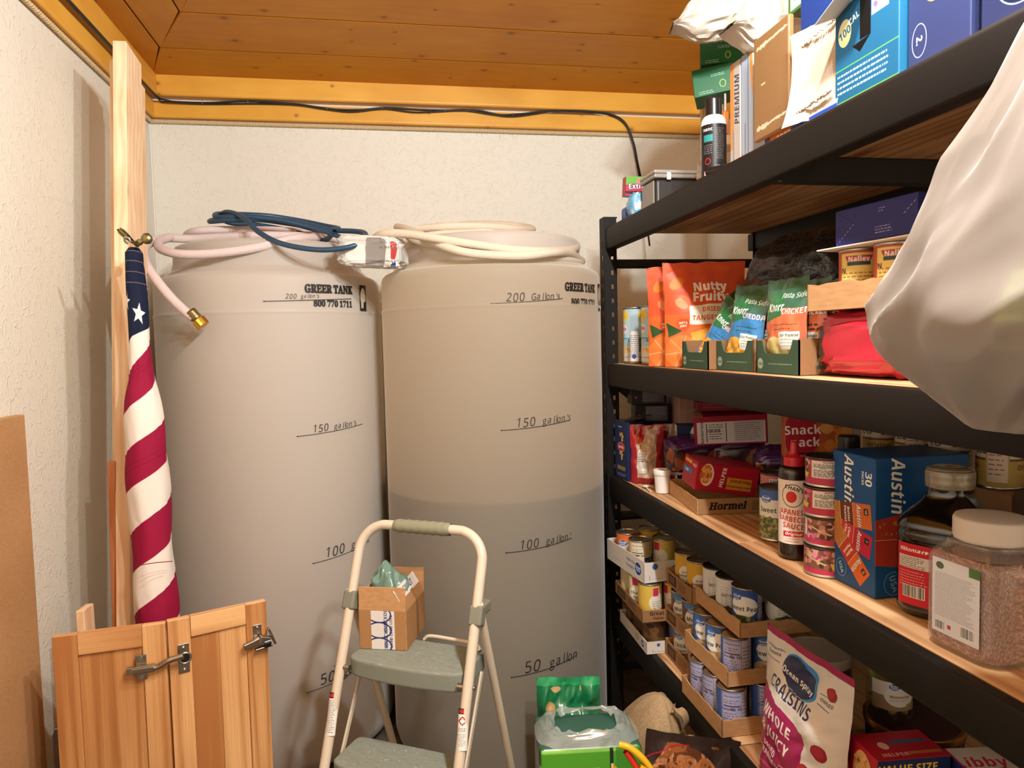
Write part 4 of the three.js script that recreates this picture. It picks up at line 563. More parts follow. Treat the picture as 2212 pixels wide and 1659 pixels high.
box('cookie_box', 'dark blue cookie box standing next to the teal carton', 'box', .125, .34, .16, { col: '#2b3358', front: (g, w, h) => { oval(g, w * .45, h * .66, w * .16, h * .06, '#c79a48'); text(g, 'Big & Chewy', w * .78, h * .45, w * .15, '#e6dcc4', { rot: 1.57 }); text(g, 'per serving', w * .62, h * .45, w * .11, '#cfd4e6', { rot: 1.57 }); lines(g, w * .1, h * .3, w * .2, 24, 6, '#aab2cc', 2); ring(g, w * .2, h * .86, w * .12, h * .075, '#b8c0da', 2); text(g, '2.', w * .2, h * .86, w * .14, '#e6dcc4', { rot: 1.57 }); } }, [.925, y1, -.975]);
box('cookie_box', 'dark blue cookie box nearest the camera with a round emblem', 'box', .2, .33, .16, { col: '#232a4c', front: (g, w, h) => { oval(g, w * .34, h * .8, w * .22, h * .13, '#131c38'); ring(g, w * .34, h * .8, w * .22, h * .13, '#8f98b8', 3); text(g, 'MILLION', w * .4, h * .8, w * .1, '#e6dcc4', { rot: 1.57 }); lines(g, w * .22, h * .74, w * .1, 6, 7, '#c9c2b0', 2); blobs(g, w * .6, h * .55, w * .3, h * .15, 10, ['#c79a68', '#8a5a30'], 6, 16); } }, [.925, y1, -.795]);
box('tea_carton', 'green and white carton lying on top of the blue carton, picture top', 'box', .2, .10, .18, { col: '#3f6a34', front: (g, w, h) => { rect(g, w * .05, 0, w * .9, h * .92, '#c9d3da'); bars(g, w * .12, h * .2, w * .14, h * .6); }, top: (g, w, h) => { rect(g, w * .25, h * .3, w * .5, h * .35, '#5d7d55'); rect(g, 0, 0, w, h * .12, '#6f8a2a'); }, side: (g, w, h) => { rect(g, 0, 0, w, h * .2, '#6f8a2a'); rect(g, w * .15, h * .3, w * .5, h * .3, '#7f9a70'); } }, [.968, y1 + .271, -1.335], TA);
box('red_orange_carton', 'bright orange carton above the teal carton at the picture top', 'box', .13, .16, .12, { col: '#d9512c', front: (g, w, h) => { rect(g, 0, h * .82, w, h * .18, '#5a2350'); rect(g, 0, 0, w * .08, h, '#7a2a3a'); } }, [.93, y1 + .201, -1.11], TA);

// ================= second shelf =================
const y2 = SH[2] + .001;
makeKinds();
function makeKinds() {
  const K = (k, nm, r, h, draw, o) => { canKinds[k] = makeCan(nm, r, h, draw, o); };
  K('juice', 'juice_can', .041, .2, (g, w, h) => { fill(g, w, h, '#b9d8e6'); for (const x of [.28, .62, .95]) { oval(g, w * (x + .06), h * .12, 36, 26, '#f0d45a'); blobs(g, w * (x - .04), h * .1, w * .16, h * .2, 8, ['#f2c94c', '#f7e08a'], 5, 10); } rect(g, 0, h * .72, w, h * .28, '#e9e6dc'); rect(g, 0, h * .55, w, h * .08, '#4aa6c9'); for (const x of [.5, 0.02, .98]) { oval(g, w * (x - .14), h * .38, 20, 22, '#eee'); text(g, 'dle', w * (x - .14), h * .38, 22, '#c22334'); rect(g, w * (x + .0), h * .5, w * .13, h * .22, '#f0d66a'); poly(g, [[w * (x + .01), h * .55], [w * (x + .12), h * .55], [w * (x + .11), h * .82], [w * (x + .02), h * .82]], '#6e5a2c'); blobs(g, w * (x + .015), h * .57, w * .1, h * .23, 40, ['#8f7a3a', '#3f3a20', '#b59a4a'], 3, 5); text(g, 'JUICE', w * (x - .13), h * .6, 16, '#fff'); blobs(g, w * (x - .16), h * .76, w * .14, h * .06, 9, ['#e6b84a', '#f2d27a'], 5, 8); } lines(g, 8, h * .92, w - 16, 1, 8, '#6a8a5a', 3); }, { ppm: 1300 });
  K('nalley', 'chili_can', .038, .112, (g, w, h) => { fill(g, w, h, '#b5482a'); rect(g, w * .68, 0, w * .32, h, '#c8672c'); rect(g, w * .36, h * .05, w * .3, h * .72, '#e0c46a'); poly(g, [[w * .4, h * .1], [w * .62, h * .1], [w * .6, h * .2], [w * .42, h * .2]], '#b3282e'); text(g, 'Nalley', w * .51, h * .155, 13, '#f6efe0'); rect(g, w * .42, h * .21, w * .18, h * .07, '#2a3a3a'); text(g, 'N', w * .385, h * .36, 15, '#2a2018'); lines(g, w * .38, h * .42, w * .26, 7, 7, '#8a5a30', 2); rect(g, w * .36, h * .8, w * .3, h * .04, '#2a2018'); rect(g, w * .36, h * .85, w * .3, h * .1, '#d8b03a'); bars(g, w * .5, h * .86, w * .12, h * .09); });
  const veg = (col, oc, nm, img, cols, n = 60, r0 = 3, r1 = 4) => (g, w, h) => { fill(g, w, h, col); rect(g, w * .66, 0, w * .3, h, '#8f95b8'); facts(g, w * .68, h * .06, w * .15, h * .86, '#a9a8c6', '#33335a'); lines(g, w * .85, h * .1, w * .1, 14, 8, '#44446a', 2); oval(g, w * .5, h * .42, w * .16, h * .26, '#ece6da'); text(g, nm, w * .5, h * .48, h * .15, '#2a2a2a'); gv(g, w * .42, h * .2, w * .06); if (img) { g.save(); g.beginPath(); g.ellipse(w * .48, h * .9, w * .18, h * .26, 0, 0, 7); g.clip(); rect(g, w * .28, h * .6, w * .4, h * .4, cols[0]); blobs(g, w * .3, h * .66, w * .36, h * .36, n, cols, r0, r1); g.restore(); } };
  K('peasblue', 'vegetable_can', .038, .113, veg('#2c4f96', 0, 'Sweet Peas', 1, ['#4d5428', '#7c8440', '#989a5a', '#3a4220'], 160, 3, 5));
  K('potato', 'vegetable_can', .038, .113, veg('#3a62a6', 0, 'New Potato', 1, ['#b58a5c', '#d8c4a0', '#e6d8ba', '#c2a478'], 60, 6, 10));
  K('factsblue', 'vegetable_can', .038, .113, (g, w, h) => { fill(g, w, h, '#7d84b0'); facts(g, w * .34, h * .05, w * .2, h * .9, '#a9a8c8', '#2c2c52'); rect(g, w * .55, 0, w * .18, h, '#b9b0b8'); lines(g, w * .56, h * .2, w * .15, 8, 9, '#4a4460', 2); rect(g, w * .74, 0, w * .06, h, '#3a3a70'); oval(g, w * .1, h * .5, w * .12, h * .5, '#d8d2ce'); oval(g, w * .1, h * .95, w * .12, h * .3, '#c2a27a'); rect(g, w * .22, 0, w * .1, h, '#3a5a9c'); });
  K('peaswhite', 'vegetable_can', .038, .113, (g, w, h) => { fill(g, w, h, '#ddd8cf'); for (const x of [.2, .5, .8]) { text(g, 'SWEET PEAS', w * x, h * .42, h * .1, '#33302c', { sx: .7 }); lines(g, w * (x - .09), h * .5, w * .18, 4, 6, '#8a857c', 1.5); lines(g, w * (x - .09), h * .22, w * .18, 3, 7, '#9a958c', 1.5); poly(g, [[w * (x - .12), h * .78], [w * x, h * .68], [w * (x + .12), h * .86], [w * (x + .12), h], [w * (x - .12), h]], '#5a4a2a'); blobs(g, w * (x - .11), h * .8, w * .22, h * .2, 46, ['#6d5a34', '#94824c', '#3a3018', '#7a7a3a'], 3, 5); } }, { lid: M.darkTin });
  K('tomato', 'tomato_can', .038, .113, (g, w, h) => { fill(g, w, h, '#d9a52c'); for (const x of [.2, .5, .8]) { blobs(g, w * (x - .14), h * .66, w * .28, h * .34, 40, ['#8f1f1c', '#b5382a', '#6a1414', '#c2523a'], 6, 12); oval(g, w * (x + .02), h * .55, w * .09, h * .24, '#ece4d4'); text(g, 'Tomatoes', w * (x + .02), h * .6, h * .1, '#3a3028'); text(g, 'diced', w * (x + .02), h * .5, h * .08, '#a33a2a'); } });
  K('mush', 'soup_can', .035, .104, (g, w, h) => { fill(g, w, h, '#6a4a3e'); for (const x of [.2, .52, .85]) { rect(g, w * (x - .13), 0, w * .2, h * .2, '#4a7aa8'); oval(g, w * x, h * .5, w * .12, h * .3, '#e8e2d6'); text(g, 'Mush', w * x, h * .5, h * .17, '#2a2622'); text(g, 'SOUP', w * x, h * .68, h * .1, '#4a4038', { st: 'italic bold' }); gv(g, w * (x - .02), h * .24, w * .06); } });
  K('chick', 'soup_can', .035, .104, (g, w, h) => { fill(g, w, h, '#b5875e'); for (const x of [.5, .05, .95]) { rect(g, w * (x - .22), 0, w * .44, h * .2, '#3a5a8c'); text(g, 'CONDENSED', w * x, h * .1, h * .13, '#d6dce6'); oval(g, w * x, h * .48, w * .17, h * .27, '#ece6da'); text(g, 'Chicken', w * x, h * .5, h * .16, '#2a2622'); text(g, 'SOUP', w * x, h * .66, h * .08, '#4a4038'); gv(g, w * (x - .05), h * .24, w * .055); oval(g, w * x, h * .86, w * .1, h * .11, '#c9a478'); rect(g, w * (x - .03), h * .76, w * .08, h * .03, '#8a4a2a'); } });
  K('fruitor', 'fruit_can', .038, .108, (g, w, h) => { fill(g, w, h, '#d8682c'); oval(g, w * .5, h * .62, w * .18, h * .3, '#e8ddcc'); gv(g, w * .46, h * .3, w * .075); lines(g, w * .4, h * .6, w * .2, 4, 7, '#7a5a3a', 2); blobs(g, w * .3, h * .85, w * .4, h * .15, 18, ['#e0a04a', '#c96a2a'], 5, 9); });
  K('facts60', 'fruit_can', .038, .108, (g, w, h) => { fill(g, w, h, '#c9b88f'); facts(g, w * .36, h * .06, w * .18, h * .88, '#ddd2b8', '#2a2620'); rect(g, w * .55, 0, w * .17, h * .5, '#c2b284'); lines(g, w * .57, h * .08, w * .13, 6, 7, '#6a5a3a', 2); rect(g, w * .55, h * .52, w * .17, h * .48, '#2a3a5a'); for (let i = 0; i < 5; i++) rect(g, w * .58 + 7 * Math.cos(i * 1.257), h * .7 + 7 * Math.sin(i * 1.257), 5, 5, '#cfd6e0'); lines(g, w * .63, h * .62, w * .07, 4, 7, '#b8c0d0', 2); });
  K('yellow', 'fruit_can', .038, .108, (g, w, h) => { fill(g, w, h, '#d3b24a'); for (const x of [.5, .05, .95]) { oval(g, w * x, h * .55, w * .13, h * .28, '#e4dcc8'); rect(g, w * (x - .07), h * .08, w * .08, h * .26, '#c22a5a'); lines(g, w * (x - .08), h * .52, w * .16, 4, 7, '#8a7a5a', 2); blobs(g, w * (x - .12), h * .84, w * .26, h * .16, 12, ['#c9842c', '#e0a84a', '#a85a1e'], 6, 11); } });
  K('chunky', 'fruit_can', .036, .108, (g, w, h) => { fill(g, w, h, '#d8c89a'); for (const x of [.5, .05, .95]) { rect(g, w * (x - .08), h * .04, w * .14, h * .26, '#c22a5a'); oval(g, w * x, h * .6, w * .15, h * .26, '#ece4d2'); text(g, 'Chunky', w * x, h * .54, h * .15, '#3a3430'); text(g, 'fruit', w * x, h * .7, h * .14, '#3a3430'); blobs(g, w * (x - .13), h * .86, w * .26, h * .14, 16, ['#b5382a', '#d8682c', '#8a9a3a'], 5, 9); } });
  K('brown', 'soup_can', .038, .104, (g, w, h) => { fill(g, w, h, '#5a3c22'); for (const x of [.5, .05, .95]) { rect(g, w * (x - .2), 0, w * .2, h * .2, '#3a3a6a'); oval(g, w * (x - .02), h * .24, w * .07, h * .1, '#4a2a2a'); ring(g, w * (x - .02), h * .24, w * .07, h * .1, '#8a7a5a', 2); blobs(g, w * (x - .15), h * .4, w * .3, h * .5, 20, ['#6a4a24', '#7a5a2c', '#4a3018'], 8, 16); } });
  K('lunch', 'meat_can', .040, .12, (g, w, h) => { fill(g, w, h, '#6f9ccc'); for (const x of [.5, .05, .95]) { oval(g, w * x, h * .4, w * .16, h * .24, '#e4e4e2'); text(g, 'Lunch', w * x, h * .38, h * .14, '#2a2a30'); text(g, 'Meat', w * (x + .03), h * .54, h * .13, '#2a2a30'); gv(g, w * (x - .08), h * .16, w * .06); blobs(g, w * (x - .17), h * .72, w * .34, h * .28, 20, ['#c2685a', '#d88a78', '#a84a44'], 7, 13); } }, { lid: M.darkTin });
  K('pink', 'meat_can', .036, .15, (g, w, h) => { fill(g, w, h, '#b5645c'); blobs(g, 0, h * .2, w, h * .6, 60, ['#c4786c', '#a8524c', '#c98a7a'], 8, 16); facts(g, w * .58, h * .1, w * .1, h * .8); bars(g, w * .44, h * .06, w * .1, h * .12); }, { lid: M.darkTin });
  const beef = (seed) => (g, w, h) => { fill(g, w, h, '#b5304e'); for (let i = 0; i < 3; i++) { const x = i * w / 3; if ((i + seed) % 3 === 1 || (seed > 1 && i === 1 && seed === 2)) { facts(g, x + w * .02, h * .08, w * .3, h * .62, '#ddd6cc'); lines(g, x + w * .17, h * .14, w * .13, 7, 5, '#333', 2); } else { rect(g, x, h * .04, w / 3, h * .72, '#7a4a3c'); blobs(g, x, h * .05, w / 3, h * .68, 60, ['#5a3028', '#8a5a44', '#b5806a', '#c9a08a', '#3a1f1a', '#c2607a', '#d88a9a', '#a83a5a'], 4, 9, seed + i); poly(g, [[x + w * .04, h * .3], [x + w * .2, h * .56], [x + w * .18, h * .6], [x + w * .03, h * .34]], '#c9b27a'); poly(g, [[x + w * .22, h * .5], [x + w * .32, h * .56], [x + w * .3, h * .74], [x + w * .23, h * .72]], '#d8b84a'); } } };
  for (let i = 0; i < 4; i++) K('beef' + i, 'beef_can', .0435, .0612, beef(i), { ppm: 1300, lid: M.darkTin });
  K('rotel', 'tomato_can', .039, .108, (g, w, h) => { fill(g, w, h, '#b59a4c'); for (const x of [.5, .0, 1]) { rect(g, w * (x - .17), h * .02, w * .34, h * .44, '#cfc6ae'); text(g, 'RO*TEL', w * x, h * .26, h * .32, '#3a2a26', { fam: 'serif', sx: .8 }); poly(g, [[w * (x - .11), h * .52], [w * (x + .11), h * .52], [w * (x + .11), h * .7], [w * x, h * .82], [w * (x - .11), h * .7]], '#c2a254'); text(g, 'Original', w * x, h * .62, h * .14, '#4a2a1e'); rect(g, w * (x - .17), h * .46, w * .34, h * .04, '#6a3a2a'); } for (const x of [.25, .75]) { rect(g, w * (x - .07), h * .05, w * .14, h * .85, '#d8ccb4'); lines(g, w * (x - .06), h * .12, w * .12, 8, 9, '#9a4a6a', 2); } });
  K('peasgreen', 'vegetable_can', .038, .13, (g, w, h) => { fill(g, w, h, '#dcd8cc'); rect(g, 0, 0, w, h * .2, '#3a5f9e'); for (const x of [.5, .02, .98]) { text(g, 'Sweet Peas', w * x, h * .42, h * .13, '#2c3a2c'); gv(g, w * (x - .1), h * .2, w * .06); } rect(g, 0, h * .56, w, h * .44, '#5a5f34'); blobs(g, 0, h * .56, w, h * .44, 420, ['#6f7440', '#8a8c54', '#4a4f2a', '#9a9a66'], 3.5, 5); }, { lid: M.darkTin });
}
const LK = -.55;                                       // label turn towards the aisle and the camera
can('juice', 'leftmost tall pineapple juice can, at the far end of the second shelf', [.895, y2, -2.455], LK, 'pineapple juice cans');
can('juice', 'tall pineapple juice can just left of the orange pouches', [.918, y2, -2.335], LK, 'pineapple juice cans');
can('juice', 'tall pineapple juice can half hidden behind the orange pouches', [1.01, y2, -2.36], LK - 1, 'pineapple juice cans');
{ const t = thing('spray_bottle', 'thin white spray tube standing before the juice cans', 'tube', [.862, y2, -2.37]); const c = lab(130, 120, (g, w, h) => { fill(g, w, h, '#e4e0dc'); lines(g, 10, 12, w - 20, 12, 8, '#3a4a7a', 2.4); oval(g, w * .55, h * .82, 10, 10, '#2a4a9a'); rect(g, w * .3, h * .1, 8, 80, '#8a4a4a'); }); const g = new THREE.CylinderGeometry(.0165, .0165, .1, 24, 1, true); g.translate(0, .058, 0); mesh('label', toCell(g, c), printMat(c, 'paper'), t).rotation.y = 2.4; mesh('cap', lathe([[.0165, .106], [.013, .112], [.008, .114], [0, .114]], 24), M.white, t); mesh('base', lathe([[0, 0], [.0165, 0], [.0165, .01]], 24), M.tin, t); }
{ const t = thing('jar', 'tall jar with an olive yellow lid behind the juice cans', 'jar', [.985, y2, -2.45]); mesh('jar_body', lathe([[0, 0], [.042, 0], [.044, .01], [.044, .16], [.036, .19], [.036, .2]], 32), S(0x8a7a4a, .3), t); mesh('lid', lathe([[.04, .198], [.041, .23], [.038, .234], [0, .234]], 32), S(0x8f7f1f, .45), t); }
const tang = (g, w, h) => { fill(g, w, h, '#d2502a'); rect(g, -4, h * .5, w + 8, h * .6, '#cf5f28'); rect(g, -4, -4, w + 8, h * .1, '#d8542a'); text(g, 'Nutty', w * .56, h * .235, h * .115, '#f6ece0', { stroke: '#f6ece0', lw: 2 }); text(g, 'Fruity', w * .56, h * .335, h * .12, '#f6ece0', { stroke: '#f6ece0', lw: 2 }); poly(g, [[w * .3, h * .42], [w * .8, h * .4], [w * .98, h * .52], [w * .92, h * .6], [w * .3, h * .6]], '#e6ded0'); text(g, 'DRIED', w * .57, h * .46, h * .06, '#c9582c'); text(g, 'TANGERINES', w * .59, h * .54, h * .065, '#c9582c'); oval(g, w * .22, h * .6, w * .08, h * .06, '#c24a20'); text(g, 'SOFT &', w * .22, h * .585, h * .024, '#f2e6d8'); text(g, 'JUICY', w * .22, h * .615, h * .024, '#f2e6d8');
  oval(g, w * .16, h * .2, w * .1, h * .05, '#e0782c', -.6); oval(g, w * .23, h * .38, w * .1, h * .055, '#dc6a3c', .7); oval(g, w * .2, h * .4, w * .09, h * .04, '#e88a5a', .7); poly(g, [[w * .02, h * .58], [w * .2, h * .66], [w * .04, h * .72]], '#2c4a24'); poly(g, [[w * .98, h * .22], [w * .8, h * .32], [w * .86, h * .44], [w, h * .4]], '#3a4a1e'); oval(g, w * .2, h * .86, w * .2, h * .16, '#d87434'); for (let i = 0; i < 6; i++) { g.strokeStyle = '#e8a06a'; g.lineWidth = 3; g.beginPath(); g.moveTo(w * .2, h * .86); g.lineTo(w * (.2 + .2 * Math.cos(i)), h * (.86 + .16 * Math.sin(i))); g.stroke(); } poly(g, [[w * .46, h * .72], [w * .8, h * .66], [w * .9, h * .9], [w * .6, h]], '#8a4a28'); poly(g, [[w * .3, h * .68], [w * .6, h * .62], [w * .58, h * .9], [w * .36, h * .8]], '#e09a34'); };
bag('fruit_pouch', 'rear orange dried tangerine pouch, mostly hidden by another', 'pouch', .236, .308, .06, tang, { ppm: 900, seed: 3, gusset: .8, pinch: .6, fin: 'satin' }, [.925, y2, -2.075], -.35, [-.03, 0], 'dried tangerine pouches');
bag('fruit_pouch', 'front orange dried tangerine pouch with large white lettering', 'pouch', .24, .31, .055, tang, { ppm: 1300, seed: 7, gusset: .8, pinch: .6, fin: 'satin' }, [.945, y2, -1.99], -.27, [-.04, 0], 'dried tangerine pouches');
const knT = { cut: .03, hf: .075, bg: '#3c5240', front: (g, w, h) => { lines(g, w * .3, h * .72, w * .6, 1, 6, '#8fa08a', 3); oval(g, w * .1, h * .72, w * .07, h * .16, '#8fa08a'); text(g, 'Knorr', w * .1, h * .72, h * .16, '#3c5240'); }, side: (g, w, h) => { rect(g, -4, -4, w + 8, h + 8, '#8a6444'); rect(g, w * .4, h * .45, w * .6, h * .4, '#3c5240'); text(g, 'Knorr', w * .68, h * .65, h * .3, '#9a7a54', { st: 'italic bold' }); } };
tray('packet_tray', 'leftmost green packet tray with cut-out front, second shelf', .165, .105, .078, M.card, [.90, y2, -1.85], TA, { ...knT, group: 'green packet trays' });
tray('packet_tray', 'middle green packet tray with cut-out front, second shelf', .18, .105, .078, M.card, [.925, y2, -1.71], TA + .03, { ...knT, group: 'green packet trays' }).position.z = -1.675;
tray('packet_tray', 'right green packet tray holding orange labelled packets', .175, .105, .078, M.card, [.918, y2, -1.462], TA, { ...knT, group: 'green packet trays' });
const packet = (c1, nm, cols, noodles) => (g, w, h) => { fill(g, w, h, '#24533a'); rect(g, -4, h * .12, w + 8, h * .9, '#33604a'); rect(g, -4, h * .34, w + 8, h * .7, c1); poly(g, [[-4, h * .18], [w * .55, h * .16], [w * .5, h * .42], [-4, h * .5]], '#1d6a3c'); text(g, 'Knorr', w * .32, h * .32, h * .13, '#f0ece2', { st: 'italic bold', sx: .85 }); text(g, 'Pasta Sides', w * .76, h * .2, h * .08, '#e8e4d8', { st: 'italic' }); text(g, nm, w * .78, h * .38, h * .085, '#f0e8dc', { stroke: '#8a2a20', lw: 2 }); lines(g, w * .3, h * .52, w * .62, 2, h * .05, '#3a2a20', 3); oval(g, w * .3, h * .85, w * .34, h * .2, cols[0]); blobs(g, w * .05, h * .68, w * .55, h * .32, noodles, cols, 4, 9, 8); rect(g, w * .46, h * .6, w * .44, h * .2, '#e8e4da'); text(g, 'Our Promise', w * .68, h * .64, h * .045, '#2a3a2a', { st: 'italic bold' }); lines(g, w * .5, h * .69, w * .38, 3, h * .035, '#4a5a4a', 2); };
const pkB = packet('#2a7ab5', 'CHEDDAR', ['#e0a038', '#d88a24', '#f0c25a', '#c9741c'], 70), pkO = packet('#cf6a40', 'CHICKEN', ['#d8c47c', '#e6d8a0', '#c2a860'], 60);
const pk = { seed: 4, seal: .12, pillow: true, wr: .004, ppm: 1500 };
bag('pasta_packet', 'blue pasta packet slumped far over in the leftmost green tray', 'packet', .115, .19, .028, pkB, { ...pk, seed: 12 }, [.882, y2 + .012, -1.84], TA + .35, [-.16, -.52], 'pasta packets');
bag('pasta_packet', 'second pasta packet behind the slumped one in the leftmost tray', 'packet', .115, .19, .026, pkB, { ...pk, seed: 14, ppm: 700 }, [.915, y2 + .02, -1.80], TA + .2, [-.2, -.36], 'pasta packets');
bag('pasta_packet', 'front blue pasta packet leaning in the middle green tray', 'packet', .125, .205, .03, pkB, { ...pk, seed: 16 }, [.892, y2 + .012, -1.675], TA + .25, [-.1, -.13], 'pasta packets');
bag('pasta_packet', 'rear pasta packet peeking behind the middle tray\'s front one', 'packet', .12, .2, .028, pkO, { ...pk, seed: 18, ppm: 700 }, [.93, y2 + .02, -1.64], TA + .1, [-.16, .05], 'pasta packets');
bag('pasta_packet', 'front orange labelled pasta packet standing in the right green tray', 'packet', .14, .205, .034, pkO, { ...pk, seed: 20, ppm: 2000 }, [.89, y2 + .012, -1.468], TA + .12, [-.07, .03], 'pasta packets');
bag('pasta_packet', 'second orange packet directly behind the right tray\'s front packet', 'packet', .135, .2, .03, pkO, { ...pk, seed: 22, ppm: 700 }, [.925, y2 + .012, -1.45], TA + .05, [-.1, 0], 'pasta packets');
bag('pasta_packet', 'rearmost pasta packet in the right tray, beside the red bag', 'packet', .13, .2, .03, pkB, { ...pk, seed: 25, ppm: 700 }, [.953, y2 + .012, -1.42], TA + .05, [-.14, .06], 'pasta packets');
bag('pasta_packet', 'blue pasta packet tipped back behind the chili cans', 'packet', .13, .2, .03, pkB, { ...pk, seed: 28, ppm: 700 }, [.99, y2 + .10, -1.41], TA - .3, [-.35, -.45], 'pasta packets');
bag('snack_pouch', 'large olive green pouch lying behind the pasta packets', 'pouch', .26, .24, .07, (g, w, h) => { fill(g, w, h, '#4c5a1e'); rect(g, -4, -4, w + 8, h * .1, '#7a5a3c'); rect(g, -4, h * .5, w + 8, h * .2, '#3f4a18'); }, { ppm: 500, seed: 31, wr: .014 }, [1.06, y2, -1.63], TA + .45, [-.12, 0]);
single('black_bag', 'crumpled glossy black plastic bag at the back of the second shelf', 'bag', toCreasedNormals(crumpled(.36, .35, .42, .07, 1.3, 21, 96, .6), .9), S(0x0c0908, .36, { clearcoat: .3, clearcoatRoughness: .25, bumpMap: rep(T.plaster, 1.5, 1.2), bumpScale: .02 }), [1.16, y2 + .178, -1.70]);
{ const c = lab(360, 240, (g, w, h) => { fill(g, w, h, '#b81f34'); blobs(g, 0, 0, w, h, 20, ['#c42a40', '#a51a2c'], 20, 50); rect(g, w * .36, h * .42, w * .08, h * .14, '#3a2420'); text(g, 'ILY', w * .2, h * .45, 24, '#e8c8c0'); blobs(g, w * .1, h * .6, w * .1, h * .2, 12, ['#c9a06a', '#a87a44'], 5, 10); });
  single('red_bag', 'glossy red plastic snack bag below the cardboard can tray', 'bag', toCell(crumpled(.22, .134, .30, .08, 2.0, 33, 52, .42), c), printMat(c, 'film'), [1.005, y2 + .067, -1.235]); }
tray('can_tray', 'torn brown cardboard tray of chili cans on the red bag', .26, .20, .055, M.card, [.985, y2 + .134, -1.235], TA + .12, { torn: .01, hf: .055 });
for (const [x, z, lb] of [[.928, -1.265, 'front chili can with yellow panel in the torn tray'], [.937, -1.175, 'chili can right of the front one, behind the white bag'], [1.012, -1.27, 'rear left chili can in the torn tray'], [1.02, -1.18, 'rear right chili can in the torn tray']]) can('nalley', lb, [x, y2 + .138, z], LK - .2, 'chili cans in the torn tray');
single('card_sheet', 'thin white card resting on the chili cans under the purple box', 'card', at(rbox(.24, .003, .22, .001), 0, .0015, 0), M.cardWhite, [.985, y2 + .2505, -1.20], [0, TA + .16, 0]);
box('purple_box', 'dark violet blue carton on a white card above the chili cans', 'box', .19, .068, .19, { col: '#262a68', front: (g, w, h) => { g.strokeStyle = '#141638'; g.lineWidth = 2; g.beginPath(); g.moveTo(4, 4); g.lineTo(w * .26, h * .45); g.lineTo(6, h * .95); g.stroke(); g.setLineDash([7, 5]); g.strokeStyle = '#9a9cc4'; g.beginPath(); g.moveTo(w * .25, h * .47); g.lineTo(8, h * .95); g.moveTo(w * .98, h * .2); g.lineTo(w * .84, h * .5); g.stroke(); g.setLineDash([]); lines(g, w * .56, h * .2, w * .08, 2, 7, '#a9a8c8', 2); lines(g, w * .52, h * .68, w * .2, 3, 7, '#a9a8c8', 2); } }, [.975, y2 + .254, -1.175], TA + .12);
box('blue_box', 'blue carton with nutrition panel beside the violet box, behind the white bag', 'box', .2, .085, .18, { col: '#1f3f7c', front: (g, w, h) => { facts(g, w * .02, h * .1, w * .25, h * .8); } }, [1.01, y2 + .254, -.955], TA);
single('carton_stack', 'plain brown carton behind the white bag holding up the blue carton', 'carton', at(rbox(.18, .253, .2, .003), 0, .1265, 0), M.card, [1.03, y2, -.95]);
// ================= white bag hanging on the rack =================
{
  const t = thing('hanging_bag', 'white plastic shopping bag hanging full from the near end of the rack', 'bag');
  const Y0 = 1.328, Y1 = 1.99, hook = V(.735, 1.99, -.55);
  const shape = (a, v, off = 0) => {
    const y = lerp(Y0, Y1, v), full = Math.pow(smooth(-.03, .22, v), .45), neck = Math.pow(smooth(.1, 1.02, v), .82);
    const wz = lerp(.228, .02, neck) * full, wx = lerp(.10, .014, neck) * full, cz = lerp(-.70, hook.z, Math.pow(v, .9)), cx = lerp(.69, hook.x, v);
    const f = (x) => Math.sign(x) * Math.pow(Math.abs(x), .8), up = smooth(.22, .55, v);
    const pleat = up * (.26 * Math.pow(1 - Math.abs(Math.sin(a * 4.5 + 1.2 + .7 * v)), 2) + .07 * Math.sin(a * 13 + 3 * v) - .08), crease = (1 - .6 * up) * (.085 * (1 - 2 * Math.abs(N3(Math.cos(a) * 1.5 + 4, v * 3.2, Math.sin(a) * 1.5))) + .02 * N3(Math.cos(a) * 4, v * 9, Math.sin(a) * 4));
    const k = 1 + pleat + crease + off, back = Math.max(0, Math.sin(a));                      // the far corner hangs a little higher
    return [cx + f(Math.cos(a)) * wx * k, y + .05 * back * back * smooth(.28, .0, v), cz - f(Math.sin(a)) * wz * k];
  };
  const film = mesh('film', surf(128, 90, (u, v) => shape(u * 6.28318, v), true), P({ color: 0xc2b8ae, roughness: .7, transmission: .66, thickness: 0, side: 2, clearcoat: .9, clearcoatRoughness: .13 }), t);
  mesh('tie_ribbon', surf(6, 24, (u, v) => { const w = .05 * Math.sin(Math.PI * Math.pow(clamp(v * .93), .7)) + .012, p = shape(3.55 - .25 * v + (u - .5) * w * 6, lerp(.62, .43, v), .03); return p; }), P({ color: 0x1a1413, roughness: .35, side: 2 }), t);
  const stuffing = (v0, v1, a0, a1, off, col, lb) => { mesh('contents', surf(48, 30, (u, v) => { const p = shape(lerp(a0, a1, u), lerp(v0, v1, v), off + .05 * N3(u * 4, v * 4, v0 * 9)); return p; }, a1 - a0 > 6), S(col, .7, { side: 2 }), t).userData = { label: lb }; };
  stuffing(.02, .5, 0, 6.28318, -.1, 0x6b625b, 'grey brown goods showing through'); stuffing(.14, .26, 3.3, 5.6, -.05, 0x9cc070, 'green pack showing through'); stuffing(.04, .14, 2.8, 5.0, -.06, 0x5a6a7c, 'blue grey pack showing through');
}
single('hook', 'steel hook over the top beam end, holding the white bag', 'hook', tube([[.815, 1.86, -.62], [.80, 1.885, -.615], [.775, 1.92, -.60], [.755, 1.97, -.57], [.74, 1.992, -.55], [.728, 1.985, -.535]], .004, { n: 30, k: 8 }), M.steel);
